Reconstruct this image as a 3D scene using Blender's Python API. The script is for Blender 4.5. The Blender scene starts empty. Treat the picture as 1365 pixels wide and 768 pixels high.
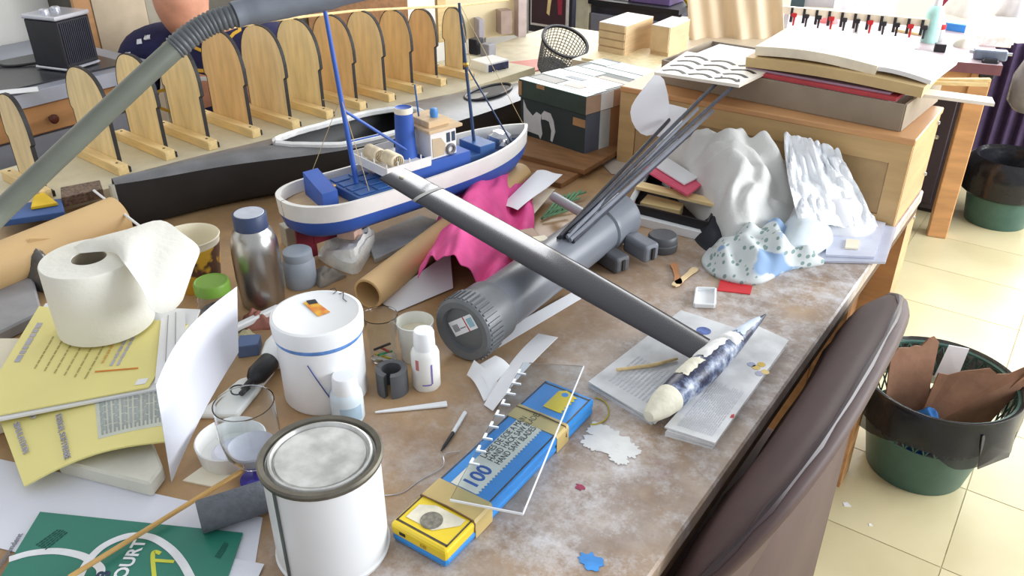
import bpy, bmesh, math, random
from mathutils import Vector, Matrix, noise
random.seed(7)
S = bpy.context.scene
COL = S.collection
# ------------------------------------------------------------------ camera
F_PX, PITCH, HEAD = 1100.0, math.atan(622 / 1100), math.radians(35.4)
TZ = 0.78                      # height of the work table top
CZ = TZ + 0.68                 # height of the camera
cam_d = bpy.data.cameras.new('camera'); cam = bpy.data.objects.new('camera', cam_d); COL.objects.link(cam)
cam.location = (0, 0, CZ)
cam.rotation_euler = (math.pi / 2 - PITCH, 0, HEAD)
cam_d.sensor_width = 36; cam_d.lens = 36 * F_PX / 1365; cam_d.clip_start = .02
S.camera = cam
# ------------------------------------------------------------------ light
w = bpy.data.worlds.new('daylight'); S.world = w; w.use_nodes = True
bg = w.node_tree.nodes['Background']; bg.inputs[0].default_value = (.93, .96, 1, 1); bg.inputs[1].default_value = .58
def area(name, loc, target, sx, sy, power, col=(1, 1, 1)):
    l = bpy.data.lights.new(name, 'AREA'); l.shape = 'RECTANGLE'; l.size = sx; l.size_y = sy; l.energy = power; l.color = col
    o = bpy.data.objects.new(name, l); COL.objects.link(o); o.location = loc
    o.rotation_euler = (Vector(target) - Vector(loc)).to_track_quat('-Z', 'Y').to_euler()
    return o
area('window_daylight', (2.6, 3.2, 1.8), (-.6, 2.2, .6), 3.6, 1.6, 190, (.94, .97, 1))
area('end_window_daylight', (.2, 5.85, 1.8), (.1, 1.0, .9), 4.4, 1.8, 120, (.95, .97, 1))
area('fin_streak_light', (-2.54, 3.5, 2.3), (-.4, .8, .9), 2.4, 1.0, 55, (.97, .98, 1))  # added light for the streak on the fin; wall_left has no window
S.view_settings.view_transform = 'Standard'; S.view_settings.look = 'None'
S.view_settings.exposure = .35; S.view_settings.gamma = 1
S.view_settings.use_curve_mapping = False
# ------------------------------------------------------------------ where a point of the photo lies in the room
def ray(px, py):
    x = (px - 682.5) / F_PX; y = -(py - 384) / F_PX
    r = (x, math.cos(PITCH) + y * math.sin(PITCH), -math.sin(PITCH) + y * math.cos(PITCH))
    c, s = math.cos(HEAD), math.sin(HEAD)
    return Vector((r[0] * c - r[1] * s, r[0] * s + r[1] * c, r[2]))
EYE = Vector((0, 0, CZ))
def at(px, py, z=TZ):
    r = ray(px, py); return EYE + r * ((z - CZ) / r.z)
def A(px, py, h=0.0): return at(px, py, TZ + h)
def aty(px, py, y): r = ray(px, py); return EYE + r * (y / r.y)
def atx(px, py, x): r = ray(px, py); return EYE + r * (x / r.x)
def onp(px, py, p0, n):
    r = ray(px, py); return EYE + r * ((Vector(p0) - EYE).dot(n) / r.dot(n))
def depth(p):
    f = -math.sin(HEAD) * p[0] + math.cos(HEAD) * p[1]; return f * math.cos(PITCH) - (p[2] - CZ) * math.sin(PITCH)
def rad(p, wpx): return wpx * depth(p) / F_PX / 2
def zup(p, py):                    # height above p at which the vertical through p reaches picture row py
    f = -math.sin(HEAD) * p[0] + math.cos(HEAD) * p[1]; k = (384 - py) / F_PX
    # u/d = k ; u = f sinP + z cosP ; d = f cosP - z sinP
    z = (k * f * math.cos(PITCH) - f * math.sin(PITCH)) / (math.cos(PITCH) + k * math.sin(PITCH))
    return CZ + z
# ------------------------------------------------------------------ materials
def lin(c):
    return tuple(((v / 255) / 12.92 if v / 255 <= .04045 else ((v / 255 + .055) / 1.055) ** 2.4) for v in c) + (1,)
MATS = {}
def M(name, col, rough=.5, metal=0, var=.1, scale=25, bump=0, bscale=None, trans=0, ior=1.45, coat=0, alpha=1, stretch=None, sub=0, col2=None, ramp=None, spec=.5):
    """Procedural material: a noise mixes two tones of the colour; optional bump, gloss, glass."""
    if name in MATS: return MATS[name]
    m = bpy.data.materials.new(name); m.use_nodes = True; nt = m.node_tree; N = nt.nodes; L = nt.links
    b = N['Principled BSDF']
    tc = N.new('ShaderNodeTexCoord'); src = tc.outputs['Object']
    if stretch:
        mp = N.new('ShaderNodeMapping'); mp.inputs['Scale'].default_value = stretch; L.new(src, mp.inputs[0]); src = mp.outputs[0]
    n = N.new('ShaderNodeTexNoise'); n.inputs['Scale'].default_value = scale; n.inputs['Detail'].default_value = 5
    L.new(src, n.inputs['Vector'])
    r = N.new('ShaderNodeValToRGB'); c = lin(col)
    if col2: a1, a2 = lin(col), lin(col2)
    else: a1 = tuple(x * (1 - var) for x in c[:3]) + (1,); a2 = tuple(min(1, x * (1 + var)) for x in c[:3]) + (1,)
    lo, hi = ramp or (.35, .65)
    r.color_ramp.elements[0].position = lo; r.color_ramp.elements[0].color = a1
    r.color_ramp.elements[1].position = hi; r.color_ramp.elements[1].color = a2
    L.new(n.outputs['Fac'], r.inputs[0]); L.new(r.outputs[0], b.inputs['Base Color'])
    b.inputs['Roughness'].default_value = rough; b.inputs['Metallic'].default_value = metal
    b.inputs['Transmission Weight'].default_value = trans; b.inputs['IOR'].default_value = ior
    b.inputs['Coat Weight'].default_value = coat; b.inputs['Alpha'].default_value = alpha
    b.inputs['Specular IOR Level'].default_value = spec
    if sub: b.inputs['Subsurface Weight'].default_value = sub; b.inputs['Subsurface Radius'].default_value = (.01, .008, .006)
    if bump:
        n2 = N.new('ShaderNodeTexNoise'); n2.inputs['Scale'].default_value = bscale or scale * 3; L.new(src, n2.inputs['Vector'])
        bp = N.new('ShaderNodeBump'); bp.inputs['Strength'].default_value = bump; bp.inputs['Distance'].default_value = .004
        L.new(n2.outputs['Fac'], bp.inputs['Height']); L.new(bp.outputs[0], b.inputs['Normal'])
    MATS[name] = m; return m
# ------------------------------------------------------------------ mesh builder
class MB:
    def __init__(s): s.v = []; s.f = []
    def add(s, vs, fs):
        k = len(s.v); s.v += [Vector(p) for p in vs]; s.f += [[i + k for i in q] for q in fs]; return s
    def box(s, x0, x1, y0, y1, z0, z1):
        return s.add([(x0,y0,z0),(x1,y0,z0),(x1,y1,z0),(x0,y1,z0),(x0,y0,z1),(x1,y0,z1),(x1,y1,z1),(x0,y1,z1)],
                     [(3,2,1,0),(4,5,6,7),(0,1,5,4),(1,2,6,5),(2,3,7,6),(3,0,4,7)])
    def obox(s, c, size, u=(1,0,0), v=(0,1,0)):
        u = Vector(u).normalized(); v = Vector(v); v = (v - u * v.dot(u)).normalized(); n = u.cross(v); c = Vector(c)
        k = len(s.v); s.box(-size[0]/2, size[0]/2, -size[1]/2, size[1]/2, -size[2]/2, size[2]/2)
        for i in range(k, len(s.v)): p = s.v[i]; s.v[i] = c + u * p.x + v * p.y + n * p.z
        return s
    def bar(s, a, b, wd, th, up=(0,0,1)):
        a, b = Vector(a), Vector(b); u = b - a; side = Vector(up).cross(u)
        if side.length < 1e-6: side = Vector((1,0,0)).cross(u)
        return s.obox((a + b) / 2, (u.length, wd, th), u, side)
    def tube(s, pts, r, n=10, cap=True, tw=1.0):
        pts = [Vector(p) for p in pts]; m = len(pts); rs = r if isinstance(r, (list, tuple)) else [r] * m
        d0 = (pts[1] - pts[0]).normalized(); ref = Vector((0,0,1)) if abs(d0.z) < .9 else Vector((1,0,0))
        nrm = (ref - d0 * ref.dot(d0)).normalized(); rings = []; vs = []
        for i in range(m):
            d = (pts[min(i+1, m-1)] - pts[max(i-1, 0)]).normalized()
            nrm = (nrm - d * nrm.dot(d)).normalized(); bn = d.cross(nrm)
            for j in range(n):
                a = 2 * math.pi * j / n
                vs.append(pts[i] + (nrm * math.cos(a) + bn * math.sin(a) * tw) * rs[i])
        fs = [(i*n+j, i*n+(j+1)%n, (i+1)*n+(j+1)%n, (i+1)*n+j) for i in range(m-1) for j in range(n)]
        if cap: fs += [tuple(reversed(range(n))), tuple(range((m-1)*n, m*n))]
        return s.add(vs, fs)
    def lathe(s, prof, o=(0,0,0), n=36, axis=None, ref=None):
        """prof: (r, h) pairs revolved round axis at o; ends at r=0 are closed."""
        ax = Vector(axis).normalized() if axis is not None else Vector((0,0,1)); o = Vector(o)
        u = Vector(ref) if ref is not None else (Vector((1,0,0)) if abs(ax.x) < .9 else Vector((0,1,0)))
        u = (u - ax * u.dot(ax)).normalized(); v = ax.cross(u); vs = []; idx = []
        for r, h in prof:
            if r < 1e-7: idx.append([len(vs)]); vs.append(o + ax * h)
            else:
                idx.append(list(range(len(vs), len(vs) + n)))
                vs += [o + ax * h + (u * math.cos(2*math.pi*j/n) + v * math.sin(2*math.pi*j/n)) * r for j in range(n)]
        fs = []
        for a, b in zip(idx, idx[1:]):
            if len(a) == 1 and len(b) == 1: continue
            for j in range(n):
                k = (j + 1) % n
                if len(a) == 1: fs.append((a[0], b[k], b[j]))
                elif len(b) == 1: fs.append((a[j], a[k], b[0]))
                else: fs.append((a[j], a[k], b[k], b[j]))
        return s.add(vs, fs)
    def prism(s, poly, ext):
        """planar polygon (3D points) pushed along ext."""
        poly = [Vector(p) for p in poly]; e = Vector(ext); n = len(poly)
        return s.add(poly + [p + e for p in poly], [tuple(range(n)), tuple(range(2*n-1, n-1, -1))] + [(i, i+n, (i+1)%n+n, (i+1)%n) for i in range(n)])
    def sheet(s, fn, nu, nv, th=.0006):
        """thin curved sheet: fn(u,v)->point, u,v in 0..1, with thickness along its normal."""
        P = [[Vector(fn(i/nu, j/nv)) for j in range(nv+1)] for i in range(nu+1)]
        def nr(i, j):
            a = P[min(i+1,nu)][j] - P[max(i-1,0)][j]; b = P[i][min(j+1,nv)] - P[i][max(j-1,0)]
            c = a.cross(b); return c.normalized() if c.length > 1e-12 else Vector((0,0,1))
        top = [P[i][j] for i in range(nu+1) for j in range(nv+1)]
        bot = [P[i][j] - nr(i, j) * th for i in range(nu+1) for j in range(nv+1)]
        w_ = nv + 1; o = len(top); fs = []
        for i in range(nu):
            for j in range(nv):
                a, b, c, d = i*w_+j, (i+1)*w_+j, (i+1)*w_+j+1, i*w_+j+1
                fs.append((a, b, c, d)); fs.append((d+o, c+o, b+o, a+o))
        rim = [i*w_ for i in range(nu+1)] + [nu*w_+j for j in range(1, nv+1)] + [i*w_+nv for i in range(nu-1, -1, -1)] + [j for j in range(nv-1, 0, -1)]
        for a, b in zip(rim, rim[1:] + rim[:1]): fs.append((b, a, a+o, b+o))
        return s.add(top + bot, fs)
    def heap(s, outline, zf, nt=14, per=6, base=0.0):
        """crumpled soft heap: polar grid from the outline's middle, zf(t, point)->height."""
        ol = []; m = len(outline); O = [Vector((p[0], p[1], 0)) for p in outline]
        for i in range(m):
            p0, p1, p2, p3 = O[i-1], O[i], O[(i+1) % m], O[(i+2) % m]
            for k in range(per):
                t = k / per
                ol.append(.5 * ((2*p1) + (p2-p0)*t + (2*p0-5*p1+4*p2-p3)*t*t + (3*p1-p0-3*p2+p3)*t**3))
        n = len(ol); c = sum(ol, Vector()) / n; vs = [Vector((c.x, c.y, zf(0, c)))]
        for i in range(1, nt+1):
            t = i / nt
            for p in ol:
                q = c + (p - c) * t; vs.append(Vector((q.x, q.y, zf(t, q))))
        fs = [(0, 1+j, 1+(j+1) % n) for j in range(n)]
        for i in range(nt-1):
            for j in range(n): fs.append((1+i*n+j, 1+(i+1)*n+j, 1+(i+1)*n+(j+1) % n, 1+i*n+(j+1) % n))
        k = 1 + (nt-1)*n; vs2 = [Vector((p.x, p.y, base)) for p in ol]; o = len(vs); vs += vs2
        for j in range(n): fs.append((k+j, o+j, o+(j+1) % n, k+(j+1) % n))
        fs.append(tuple(o + j for j in reversed(range(n))))
        return s.add(vs, fs)
    def build(s, name, mat, parent=None, smooth=False, bevel=0, seg=1, angle=40, world=True):
        root = parent
        while root is not None and root.parent is not None: root = root.parent
        if root is not None and world:
            R = ROOTM[root.name].inverted(); vs = [R @ p for p in s.v]
        else: vs = s.v
        loc = Vector((0,0,0))
        if parent is None:
            lo = [min(p[i] for p in vs) for i in range(3)]; hi = [max(p[i] for p in vs) for i in range(3)]
            loc = Vector(((lo[0]+hi[0])/2, (lo[1]+hi[1])/2, lo[2])); vs = [p - loc for p in vs]
        me = bpy.data.meshes.new(name); me.from_pydata([tuple(p) for p in vs], [], s.f)
        bm = bmesh.new(); bm.from_mesh(me); bmesh.ops.recalc_face_normals(bm, faces=bm.faces)
        if bevel:
            es = [e for e in bm.edges if len(e.link_faces) == 2 and e.calc_face_angle(0) > math.radians(30)]
            bmesh.ops.bevel(bm, geom=es, offset=bevel, segments=seg, affect='EDGES', profile=.5, clamp_overlap=True)
        if smooth:
            for f in bm.faces: f.smooth = True
            for e in bm.edges:
                if len(e.link_faces) == 2 and e.calc_face_angle(0) > math.radians(angle): e.smooth = False
        bm.to_mesh(me); bm.free()
        me.materials.append(mat)
        o = bpy.data.objects.new(name, me); COL.objects.link(o); o.location = loc
        if parent is not None: o.parent = parent
        else: ROOTM[o.name] = Matrix.Translation(loc)
        return o
ROOTM = {}
def tag(o, label, cat, group=None):
    o['label'] = label; o['category'] = cat
    if group: o['group'] = group
    return o
def thing(name, label, cat, loc=(0,0,0), rotz=0, group=None):
    o = bpy.data.objects.new(name, None); COL.objects.link(o); o.empty_display_size = .05
    o.location = loc; o.rotation_euler = (0, 0, rotz)
    ROOTM[o.name] = Matrix.Translation(Vector(loc)) @ Matrix.Rotation(rotz, 4, 'Z')
    return tag(o, label, cat, group)
def struct(o): o['kind'] = 'structure'; return o
def dup(root, loc, rotz, label=None, group=None, scale=None):
    r = root.copy(); COL.objects.link(r); r.location = loc; r.rotation_euler = (0, 0, rotz)
    if scale: r.scale = scale
    if label: r['label'] = label
    if group: r['group'] = group
    for ch in list(root.children):
        c = ch.copy(); COL.objects.link(c); c.parent = r
        for g in list(ch.children):
            d = g.copy(); COL.objects.link(d); d.parent = c
    return r
def text(name, s, size, o, u, v, mat, parent, world=True, align='LEFT', ext=.0002, bold=0, sx=1):
    """flat lettering: baseline origin o, reading direction u, up direction v."""
    cu = bpy.data.curves.new(name, 'FONT'); cu.body = s; cu.size = size; cu.align_x = align; cu.extrude = ext; cu.offset = bold; cu.resolution_u = 3
    t = bpy.data.objects.new('text_tmp', cu); me = bpy.data.meshes.new_from_object(t)
    u = Vector(u).normalized(); v = Vector(v); v = (v - u * v.dot(u)).normalized(); n = u.cross(v)
    mb = MB(); mb.add([Vector(o) + u * p.co.x * sx + v * p.co.y + n * p.co.z for p in me.vertices], [tuple(q.vertices) for q in me.polygons])
    bpy.data.objects.remove(t); bpy.data.curves.remove(cu); bpy.data.meshes.remove(me)
    return mb.build(name, mat, parent, world=world)
def lerp(a, b, t): return Vector(a) * (1 - t) + Vector(b) * t
def nz(p, s=1.0, o=0.0): return noise.noise(Vector((p[0] * s + o, p[1] * s - o, (p[2] if len(p) > 2 else 0) * s)))
def smoothpath(P, k=8):
    P = [Vector(p) for p in P]; out = []
    for i in range(len(P) - 1):
        p0, p1, p2, p3 = P[max(i-1,0)], P[i], P[i+1], P[min(i+2, len(P)-1)]
        for j in range(k):
            t = j / k; out.append(.5 * ((2*p1) + (p2-p0)*t + (2*p0-5*p1+4*p2-p3)*t*t + (3*p1-p0-3*p2+p3)*t**3))
    return out + [P[-1]]
# ------------------------------------------------------------------ shared materials
white_paper = M('white_paper', (236, 237, 240), .75, var=.03, scale=8)
cream_paper = M('cream_paper', (236, 228, 205), .75, var=.05, scale=8)
plywood = M('birch_plywood', (234, 214, 168), .55, var=.12, scale=9, stretch=(6, 6, 1))
plywood_warm = M('warm_plywood', (224, 190, 140), .55, var=.12, scale=9, stretch=(6, 6, 1))
pine = M('pine_wood', (234, 206, 150), .55, var=.12, scale=10, stretch=(1.5, 12, 12))
orange_wood = M('orange_varnished_wood', (196, 146, 98), .4, var=.14, scale=5, stretch=(1, 1, 7))
brown_wood = M('brown_wood', (140, 100, 64), .5, var=.2, scale=6, stretch=(2, 9, 9))
black_edge = M('charred_black_edge', (38, 34, 34), .6, var=.2)
black_plastic = M('black_plastic', (32, 32, 36), .4, var=.15)
dark_metal = M('dark_metal', (60, 60, 64), .4, .6)
chrome = M('bright_metal', (200, 202, 206), .22, 1, var=.04)
grey_pvc = M('grey_pvc', (112, 116, 124), .34, var=.06, scale=6)
dark_grey_pvc = M('dark_grey_pvc', (84, 86, 90), .45, var=.08)
white_plastic = M('white_plastic', (236, 238, 240), .38, var=.03, scale=6, sub=.05)
blue_ink = M('blue_ink', (70, 90, 160), .7)
grey_ink = M('grey_ink', (130, 132, 142), .8)
black_ink = M('black_ink', (40, 42, 48), .7)
red_paint = M('red_paint', (190, 36, 40), .5)
card_brown = M('brown_cardboard', (168, 128, 88), .8, var=.1, scale=14)
clear_plastic = M('clear_plastic', (244, 248, 250), .04, trans=1, ior=1.3, var=0)
clear_glass = M('clear_glass', (240, 244, 250), .02, trans=1, ior=1.3, var=0)
# ------------------------------------------------------------------ the room
def floor_mat(name, a, b):
    return M(name, a, .3, var=.05, scale=3.5, bump=.05, bscale=30, col2=b)
fm = floor_mat('cream_vinyl', (198, 186, 146), (210, 199, 160))
joint = M('floor_joint', (188, 176, 138), .7)
fl = struct(MB().box(-4.2, 3.2, -1.2, 6.2, -.06, -.0015).build('floor', joint))
tile_me = None
for i in range(-3, 3):
    for j in range(1, 17):
        x0, y0 = i * .45 + .03, j * .305 + .1
        if tile_me is None:
            t = MB().box(-.2235, .2235, -.151, .151, -.0035, 0).build('floor_tile', fm, fl, world=False); tile_me = t.data
        else:
            t = bpy.data.objects.new('floor_tile', tile_me); COL.objects.link(t); t.parent = fl
        t.location = Vector((x0 + .225, y0 + .15, 0)) - fl.location
MB().box(-4.2, -1.33, -1.2, 6.2, -.0035, 0).build('vinyl_sheet', fm, fl)
MB().box(1.39, 3.2, -1.2, 6.2, -.0035, 0).build('vinyl_sheet', fm, fl)
wall_m = M('cream_wall_paint', (240, 238, 230), .8, var=.03, scale=3, bump=.05)
struct(MB().box(-2.72, -2.6, -1.2, 6.2, 0, 2.9).build('wall_left', wall_m))
struct(MB().box(-2.6, 3.2, 6.0, 6.12, 0, 2.9).build('wall_back', wall_m))
# ------------------------------------------------------------------ the work table
def tabletop_material():
    m = bpy.data.materials.new('paint_spattered_tabletop'); m.use_nodes = True; nt = m.node_tree; N = nt.nodes; L = nt.links
    b = N['Principled BSDF']; tc = N.new('ShaderNodeTexCoord')
    def nse(scale, detail=6, rough=.6, off=(0,0,0)):
        mp = N.new('ShaderNodeMapping'); mp.inputs['Location'].default_value = off; L.new(tc.outputs['Object'], mp.inputs[0])
        n = N.new('ShaderNodeTexNoise'); n.inputs['Scale'].default_value = scale; n.inputs['Detail'].default_value = detail; n.inputs['Roughness'].default_value = rough
        L.new(mp.outputs[0], n.inputs['Vector']); return n.outputs['Fac']
    def ramp(fac, stops):
        r = N.new('ShaderNodeValToRGB'); L.new(fac, r.inputs[0]); e = r.color_ramp.elements
        while len(e) < len(stops): e.new(.5)
        for k, (p, c) in enumerate(stops): e[k].position = p; e[k].color = c if len(c) == 4 else lin(c)
        return r.outputs[0]
    def mix(fac, a, bb):
        x = N.new('ShaderNodeMix'); x.data_type = 'RGBA'; L.new(fac, x.inputs[0]); L.new(a, x.inputs[6])
        if isinstance(bb, tuple): x.inputs[7].default_value = bb
        else: L.new(bb, x.inputs[7])
        return x.outputs[2]
    def mul(a, bb):
        x = N.new('ShaderNodeMath'); x.operation = 'MULTIPLY'; L.new(a, x.inputs[0])
        if isinstance(bb, float): x.inputs[1].default_value = bb
        else: L.new(bb, x.inputs[1])
        return x.outputs[0]
    k0, k1 = (0,0,0,1), (1,1,1,1)
    base = ramp(nse(5), [(.3, (150, 116, 80)), (.5, (180, 144, 100)), (.7, (198, 164, 120))])
    grime = ramp(nse(9, 8, .7, (3,1,0)), [(.42, k0), (.66, k1)])
    c = mix(mul(grime, .4), base, lin((134, 114, 98)))
    # worn towards the open edge: object x grows to that edge
    sep = N.new('ShaderNodeSeparateXYZ'); L.new(tc.outputs['Object'], sep.inputs[0])
    mr = N.new('ShaderNodeMapRange'); mr.inputs[1].default_value = .38; mr.inputs[2].default_value = .74; L.new(sep.outputs[0], mr.inputs[0])
    greyed = ramp(nse(4, 5, .6, (7,2,0)), [(.22, k0), (.5, k1)])
    g2 = mul(mr.outputs[0], greyed)
    c = mix(mul(g2, .85), c, ramp(nse(14, 6, .7), [(.35, (126, 112, 106)), (.65, (178, 168, 162))]))
    streak = ramp(nse(30, 12, .8, (1,5,0)), [(.5, k0), (.68, k1)])
    blot = ramp(nse(7, 10, .78, (2,9,0)), [(.51, k0), (.66, k1)])
    c = mix(mul(mul(streak, mr.outputs[0]), .55), c, lin((216, 216, 220)))
    c = mix(mul(mul(blot, mr.outputs[0]), .8), c, lin((222, 222, 226)))
    pink = ramp(nse(8, 4, .5, (11,3,0)), [(.66, k0), (.70, k1)])
    c = mix(mul(pink, .45), c, lin((136, 88, 82)))
    L.new(c, b.inputs['Base Color'])
    rr = N.new('ShaderNodeMapRange'); rr.inputs[3].default_value = .28; rr.inputs[4].default_value = .6; L.new(nse(12), rr.inputs[0]); L.new(rr.outputs[0], b.inputs['Roughness'])
    bp = N.new('ShaderNodeBump'); bp.inputs['Strength'].default_value = .12; bp.inputs['Distance'].default_value = .002
    L.new(nse(40, 8), bp.inputs['Height']); L.new(bp.outputs[0], b.inputs['Normal'])
    return m
EX = -.229
wt = thing('work_table', 'long wooden work table with a paint-spattered top crowded with tools and models', 'table', (-1.08, .85, 0))
MB().box(-1.9, EX, -.2, 1.83, TZ - .028, TZ).build('table_top', tabletop_material(), wt, bevel=.003)
table_edge = M('worn_table_edge', (96, 72, 52), .7, var=.3, scale=30)
MB().box(-1.9, EX - .004, -.2, 1.83, TZ - .052, TZ - .0285).build('edge_band', table_edge, wt)
MB().box(EX - .10, EX - .08, -.1, 1.68, TZ - .16, TZ - .052).build('apron', brown_wood, wt)
MB().box(-1.84, -1.82, -.1, 1.68, TZ - .16, TZ - .052).build('apron', brown_wood, wt)
for x in (-1.84, EX - .09):
    for y in (-.12, 1.70): MB().box(x - .03, x + .03, y - .03, y + .03, 0, TZ - .052).build('leg', brown_wood, wt, bevel=.004)
MB().box(-.84, EX - .004, 1.75, 1.83, 0, TZ - .0525).build('end_panel', orange_wood, wt)
# paint marks on the table top
def blob(px, py, r, n, k, ar=1.0, sd=0):
    c = A(px, py); rnd = random.Random(sd); pts = []
    for i in range(n):
        a = 2 * math.pi * i / n; q = r * (1 + k * (rnd.random() - .5) * 2)
        pts.append((c.x + q * math.cos(a), c.y + ar * q * math.sin(a), TZ + .0002))
    return pts
bluep = M('blue_paint', (60, 140, 214), .5, var=.2)
whitep = M('white_paint', (226, 226, 224), .6, var=.06, scale=40)
redp = M('magenta_paint', (158, 50, 84), .6)
MB().prism(blob(789, 749, .0135, 22, .28, .8, 3), (0,0,.0006)).build('paint_spot', bluep, wt)
MB().prism(blob(773, 650, .006, 12, .4, .6, 5), (0,0,.0006)).build('paint_spot', redp, wt)
m = MB(); rnd = random.Random(4)
for px, py, r, sd in ((812, 590, .030, 1), (800, 575, .018, 2), (838, 600, .016, 3), (790, 592, .014, 4), (825, 612, .012, 6)):
    m.prism(blob(px, py, r, 40, .22, .8, sd), (0,0,.0005 + sd * .00007))
m.build('paint_spot', whitep, wt)
# ------------------------------------------------------------------ low cabinet at the far end of the table
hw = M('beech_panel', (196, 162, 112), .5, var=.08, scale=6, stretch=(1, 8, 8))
hc = thing('end_cabinet', 'low wooden cabinet standing across the far end of the work table', 'cabinet', (-.5, 1.75, TZ))
MB().box(-.84, -.2351, 1.6, 1.83, TZ, .945).build('body', orange_wood, hc)
MB().box(-.842, -.233, 1.592, 1.838, .945, .957).build('top', orange_wood, hc, bevel=.002)
fr = MB(); fr.box(-.84, -.236, 1.594, 1.5995, .905, .945).box(-.84, -.236, 1.594, 1.5995, TZ + .001, .80).box(-.27, -.236, 1.594, 1.5995, .80, .905).box(-.84, -.80, 1.594, 1.5995, .80, .905)
fr.build('front_frame', hw, hc)
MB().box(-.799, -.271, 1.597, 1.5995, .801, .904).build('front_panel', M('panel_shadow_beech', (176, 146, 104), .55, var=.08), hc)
for z in (.93, .82, .72): MB().lathe([(0, .004), (.003, .003), (.004, 0)], (-.2338, 1.815, z), 10, (1,0,0)).build('screw_cap', chrome, hc)
# ------------------------------------------------------------------ left bench with drawers, and the fan heater
grey_top = M('grey_laminate', (150, 154, 166), .35, var=.05)
lightgrey = M('light_grey_edge', (176, 182, 198), .4, var=.04)
BX, BZ = -2.06, .90
bench = thing('drawer_bench', 'grey-topped wall bench with orange wooden drawers under the heater', 'bench', (-2.32, .6, 0))
MB().box(-2.59, BX, -.2, 1.26, BZ - .03, BZ).build('bench_top', grey_top, bench, bevel=.003)
MB().box(BX - .002, BX + .004, -.2, 1.26, BZ - .034, BZ - .001).build('edge_strip', lightgrey, bench)
MB().box(-2.57, BX - .03, -.18, 1.22, 0, BZ - .03).build('carcass', M('pinkish_brown_panel', (150, 112, 98), .6, var=.08), bench)
for y0, y1 in ((-.16, .5), (.52, 1.2)):
    d = MB().box(BX - .031, BX - .012, y0, y1, BZ - .108, BZ - .04).build('drawer', orange_wood, bench, bevel=.002)
    MB().lathe([(.004, 0), (.004, .012), (.011, .016), (.012, .022), (.008, .028), (0, .03)], (BX - .013, (y0 + .44 if y0 < .4 else atx(67, 147, BX).y), BZ - .075), 14, (1,0,0)).build('knob', M('dark_red_knob', (92, 44, 34), .35), d, smooth=True)
MB().box(BX - .031, BX - .016, -.18, 1.22, BZ - .175, BZ - .114).build('rail', grey_top, bench)
mat_o = MB().box(-2.40, -2.10, .3, 1.2, BZ, BZ + .004).build('rubber_mat', M('black_rubber', (52, 52, 58), .3, var=.1)); tag(mat_o, 'thin black mat spread on the wall bench under the heater', 'mat')
pa = [at(0, 127, BZ + .005), at(0, 121, BZ + .005), at(50, 116, BZ + .005), at(52, 122, BZ + .005)]
tag(MB().prism(pa, (0,0,.0012)).build('paper_strip', white_paper), 'white paper strip lying on the black mat of the wall bench', 'paper')
# heater
c = at(92, 88, BZ + .004)
ht = thing('fan_heater', 'small black cube fan heater with silver top and grille, standing on the bench', 'heater', c, math.radians(14)); ht.scale = (.84, .88, .80)
hb = M('heater_black', (38, 38, 46), .42, var=.1); hs = M('heater_silver', (196, 198, 208), .3, .5, var=.03)
MB().box(-.064, .064, -.060, .060, .012, .158).build('body', hb, ht, bevel=.004, world=False)
MB().box(-.067, .067, -.063, .063, .158, .172).build('top_cover', hs, ht, bevel=.004, seg=2, world=False)
MB().box(-.066, .066, -.062, .062, .003, .012).build('base_plate', hs, ht, bevel=.003, world=False)
for x in (-.05, .05):
    for y in (-.045, .045): MB().box(x - .008, x + .008, y - .008, y + .008, 0, .003).build('foot', black_plastic, ht, world=False)
g = MB()
for k in range(15): g.box(.064, .067, -.050 + k * .0068, -.050 + k * .0068 + .0035, .024, .150)
g.build('grille', M('grille_grey', (58, 60, 74), .35, .3), ht, world=False)
for y in (-.02, .02): MB().lathe([(.013, 0), (.013, .008), (.009, .011), (0, .011)], (-.02, y, .172), 16).build('control_knob', hs, ht, smooth=True, world=False)
cp = [c + Vector((-.07, -.03, .006)), c + Vector((-.12, -.10, .003)), c + Vector((-.2, -.10, .012)), c + Vector((-.33, -.04, .03)), (-2.585, c.y - .08, BZ + .05)]
tag(MB().tube(smoothpath(cp), .0035, 8).build('power_cord', black_plastic, smooth=True), 'thin black power cord looping behind the fan heater', 'cord')
sk = thing('wall_socket', 'small cream wall socket above the bench at the wall', 'socket', (-2.6, c.y - .08, BZ + .03))
MB().box(-2.6, -2.588, c.y - .14, c.y - .03, BZ + .025, BZ + .10).build('plate', cream_paper, sk, bevel=.003)
MB().box(-2.588, -2.57, c.y - .10, c.y - .065, BZ + .035, BZ + .07).build('plug', white_plastic, sk, bevel=.004)
# tall cupboard behind the person, with pale and dark doors
cup = thing('tall_cupboard', 'tall beige and dark cupboard against the left wall behind the seated person', 'cupboard', (-2.5, 1.9, 0))
bei = M('beige_panel', (190, 172, 146), .6, var=.06); oli = M('dark_olive_panel', (84, 80, 70), .6, var=.1)
MB().box(-2.598, -2.47, 1.28, 2.7, 0, 2.1).build('body', oli, cup)
MB().box(-2.47, -2.455, 1.28, 1.33, 0, 2.1).build('door_frame', orange_wood, cup)
MB().box(-2.47, -2.452, 1.332, 1.50, 0, 2.1).build('door', bei, cup)
MB().box(-2.47, -2.458, 1.505, 1.62, 0, 2.1).build('door', M('grey_beige_panel', (150, 142, 126), .6, var=.06), cup)
MB().box(-2.47, -2.46, 2.15, 2.7, 0, 2.1).build('door', brown_wood, cup)
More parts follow.
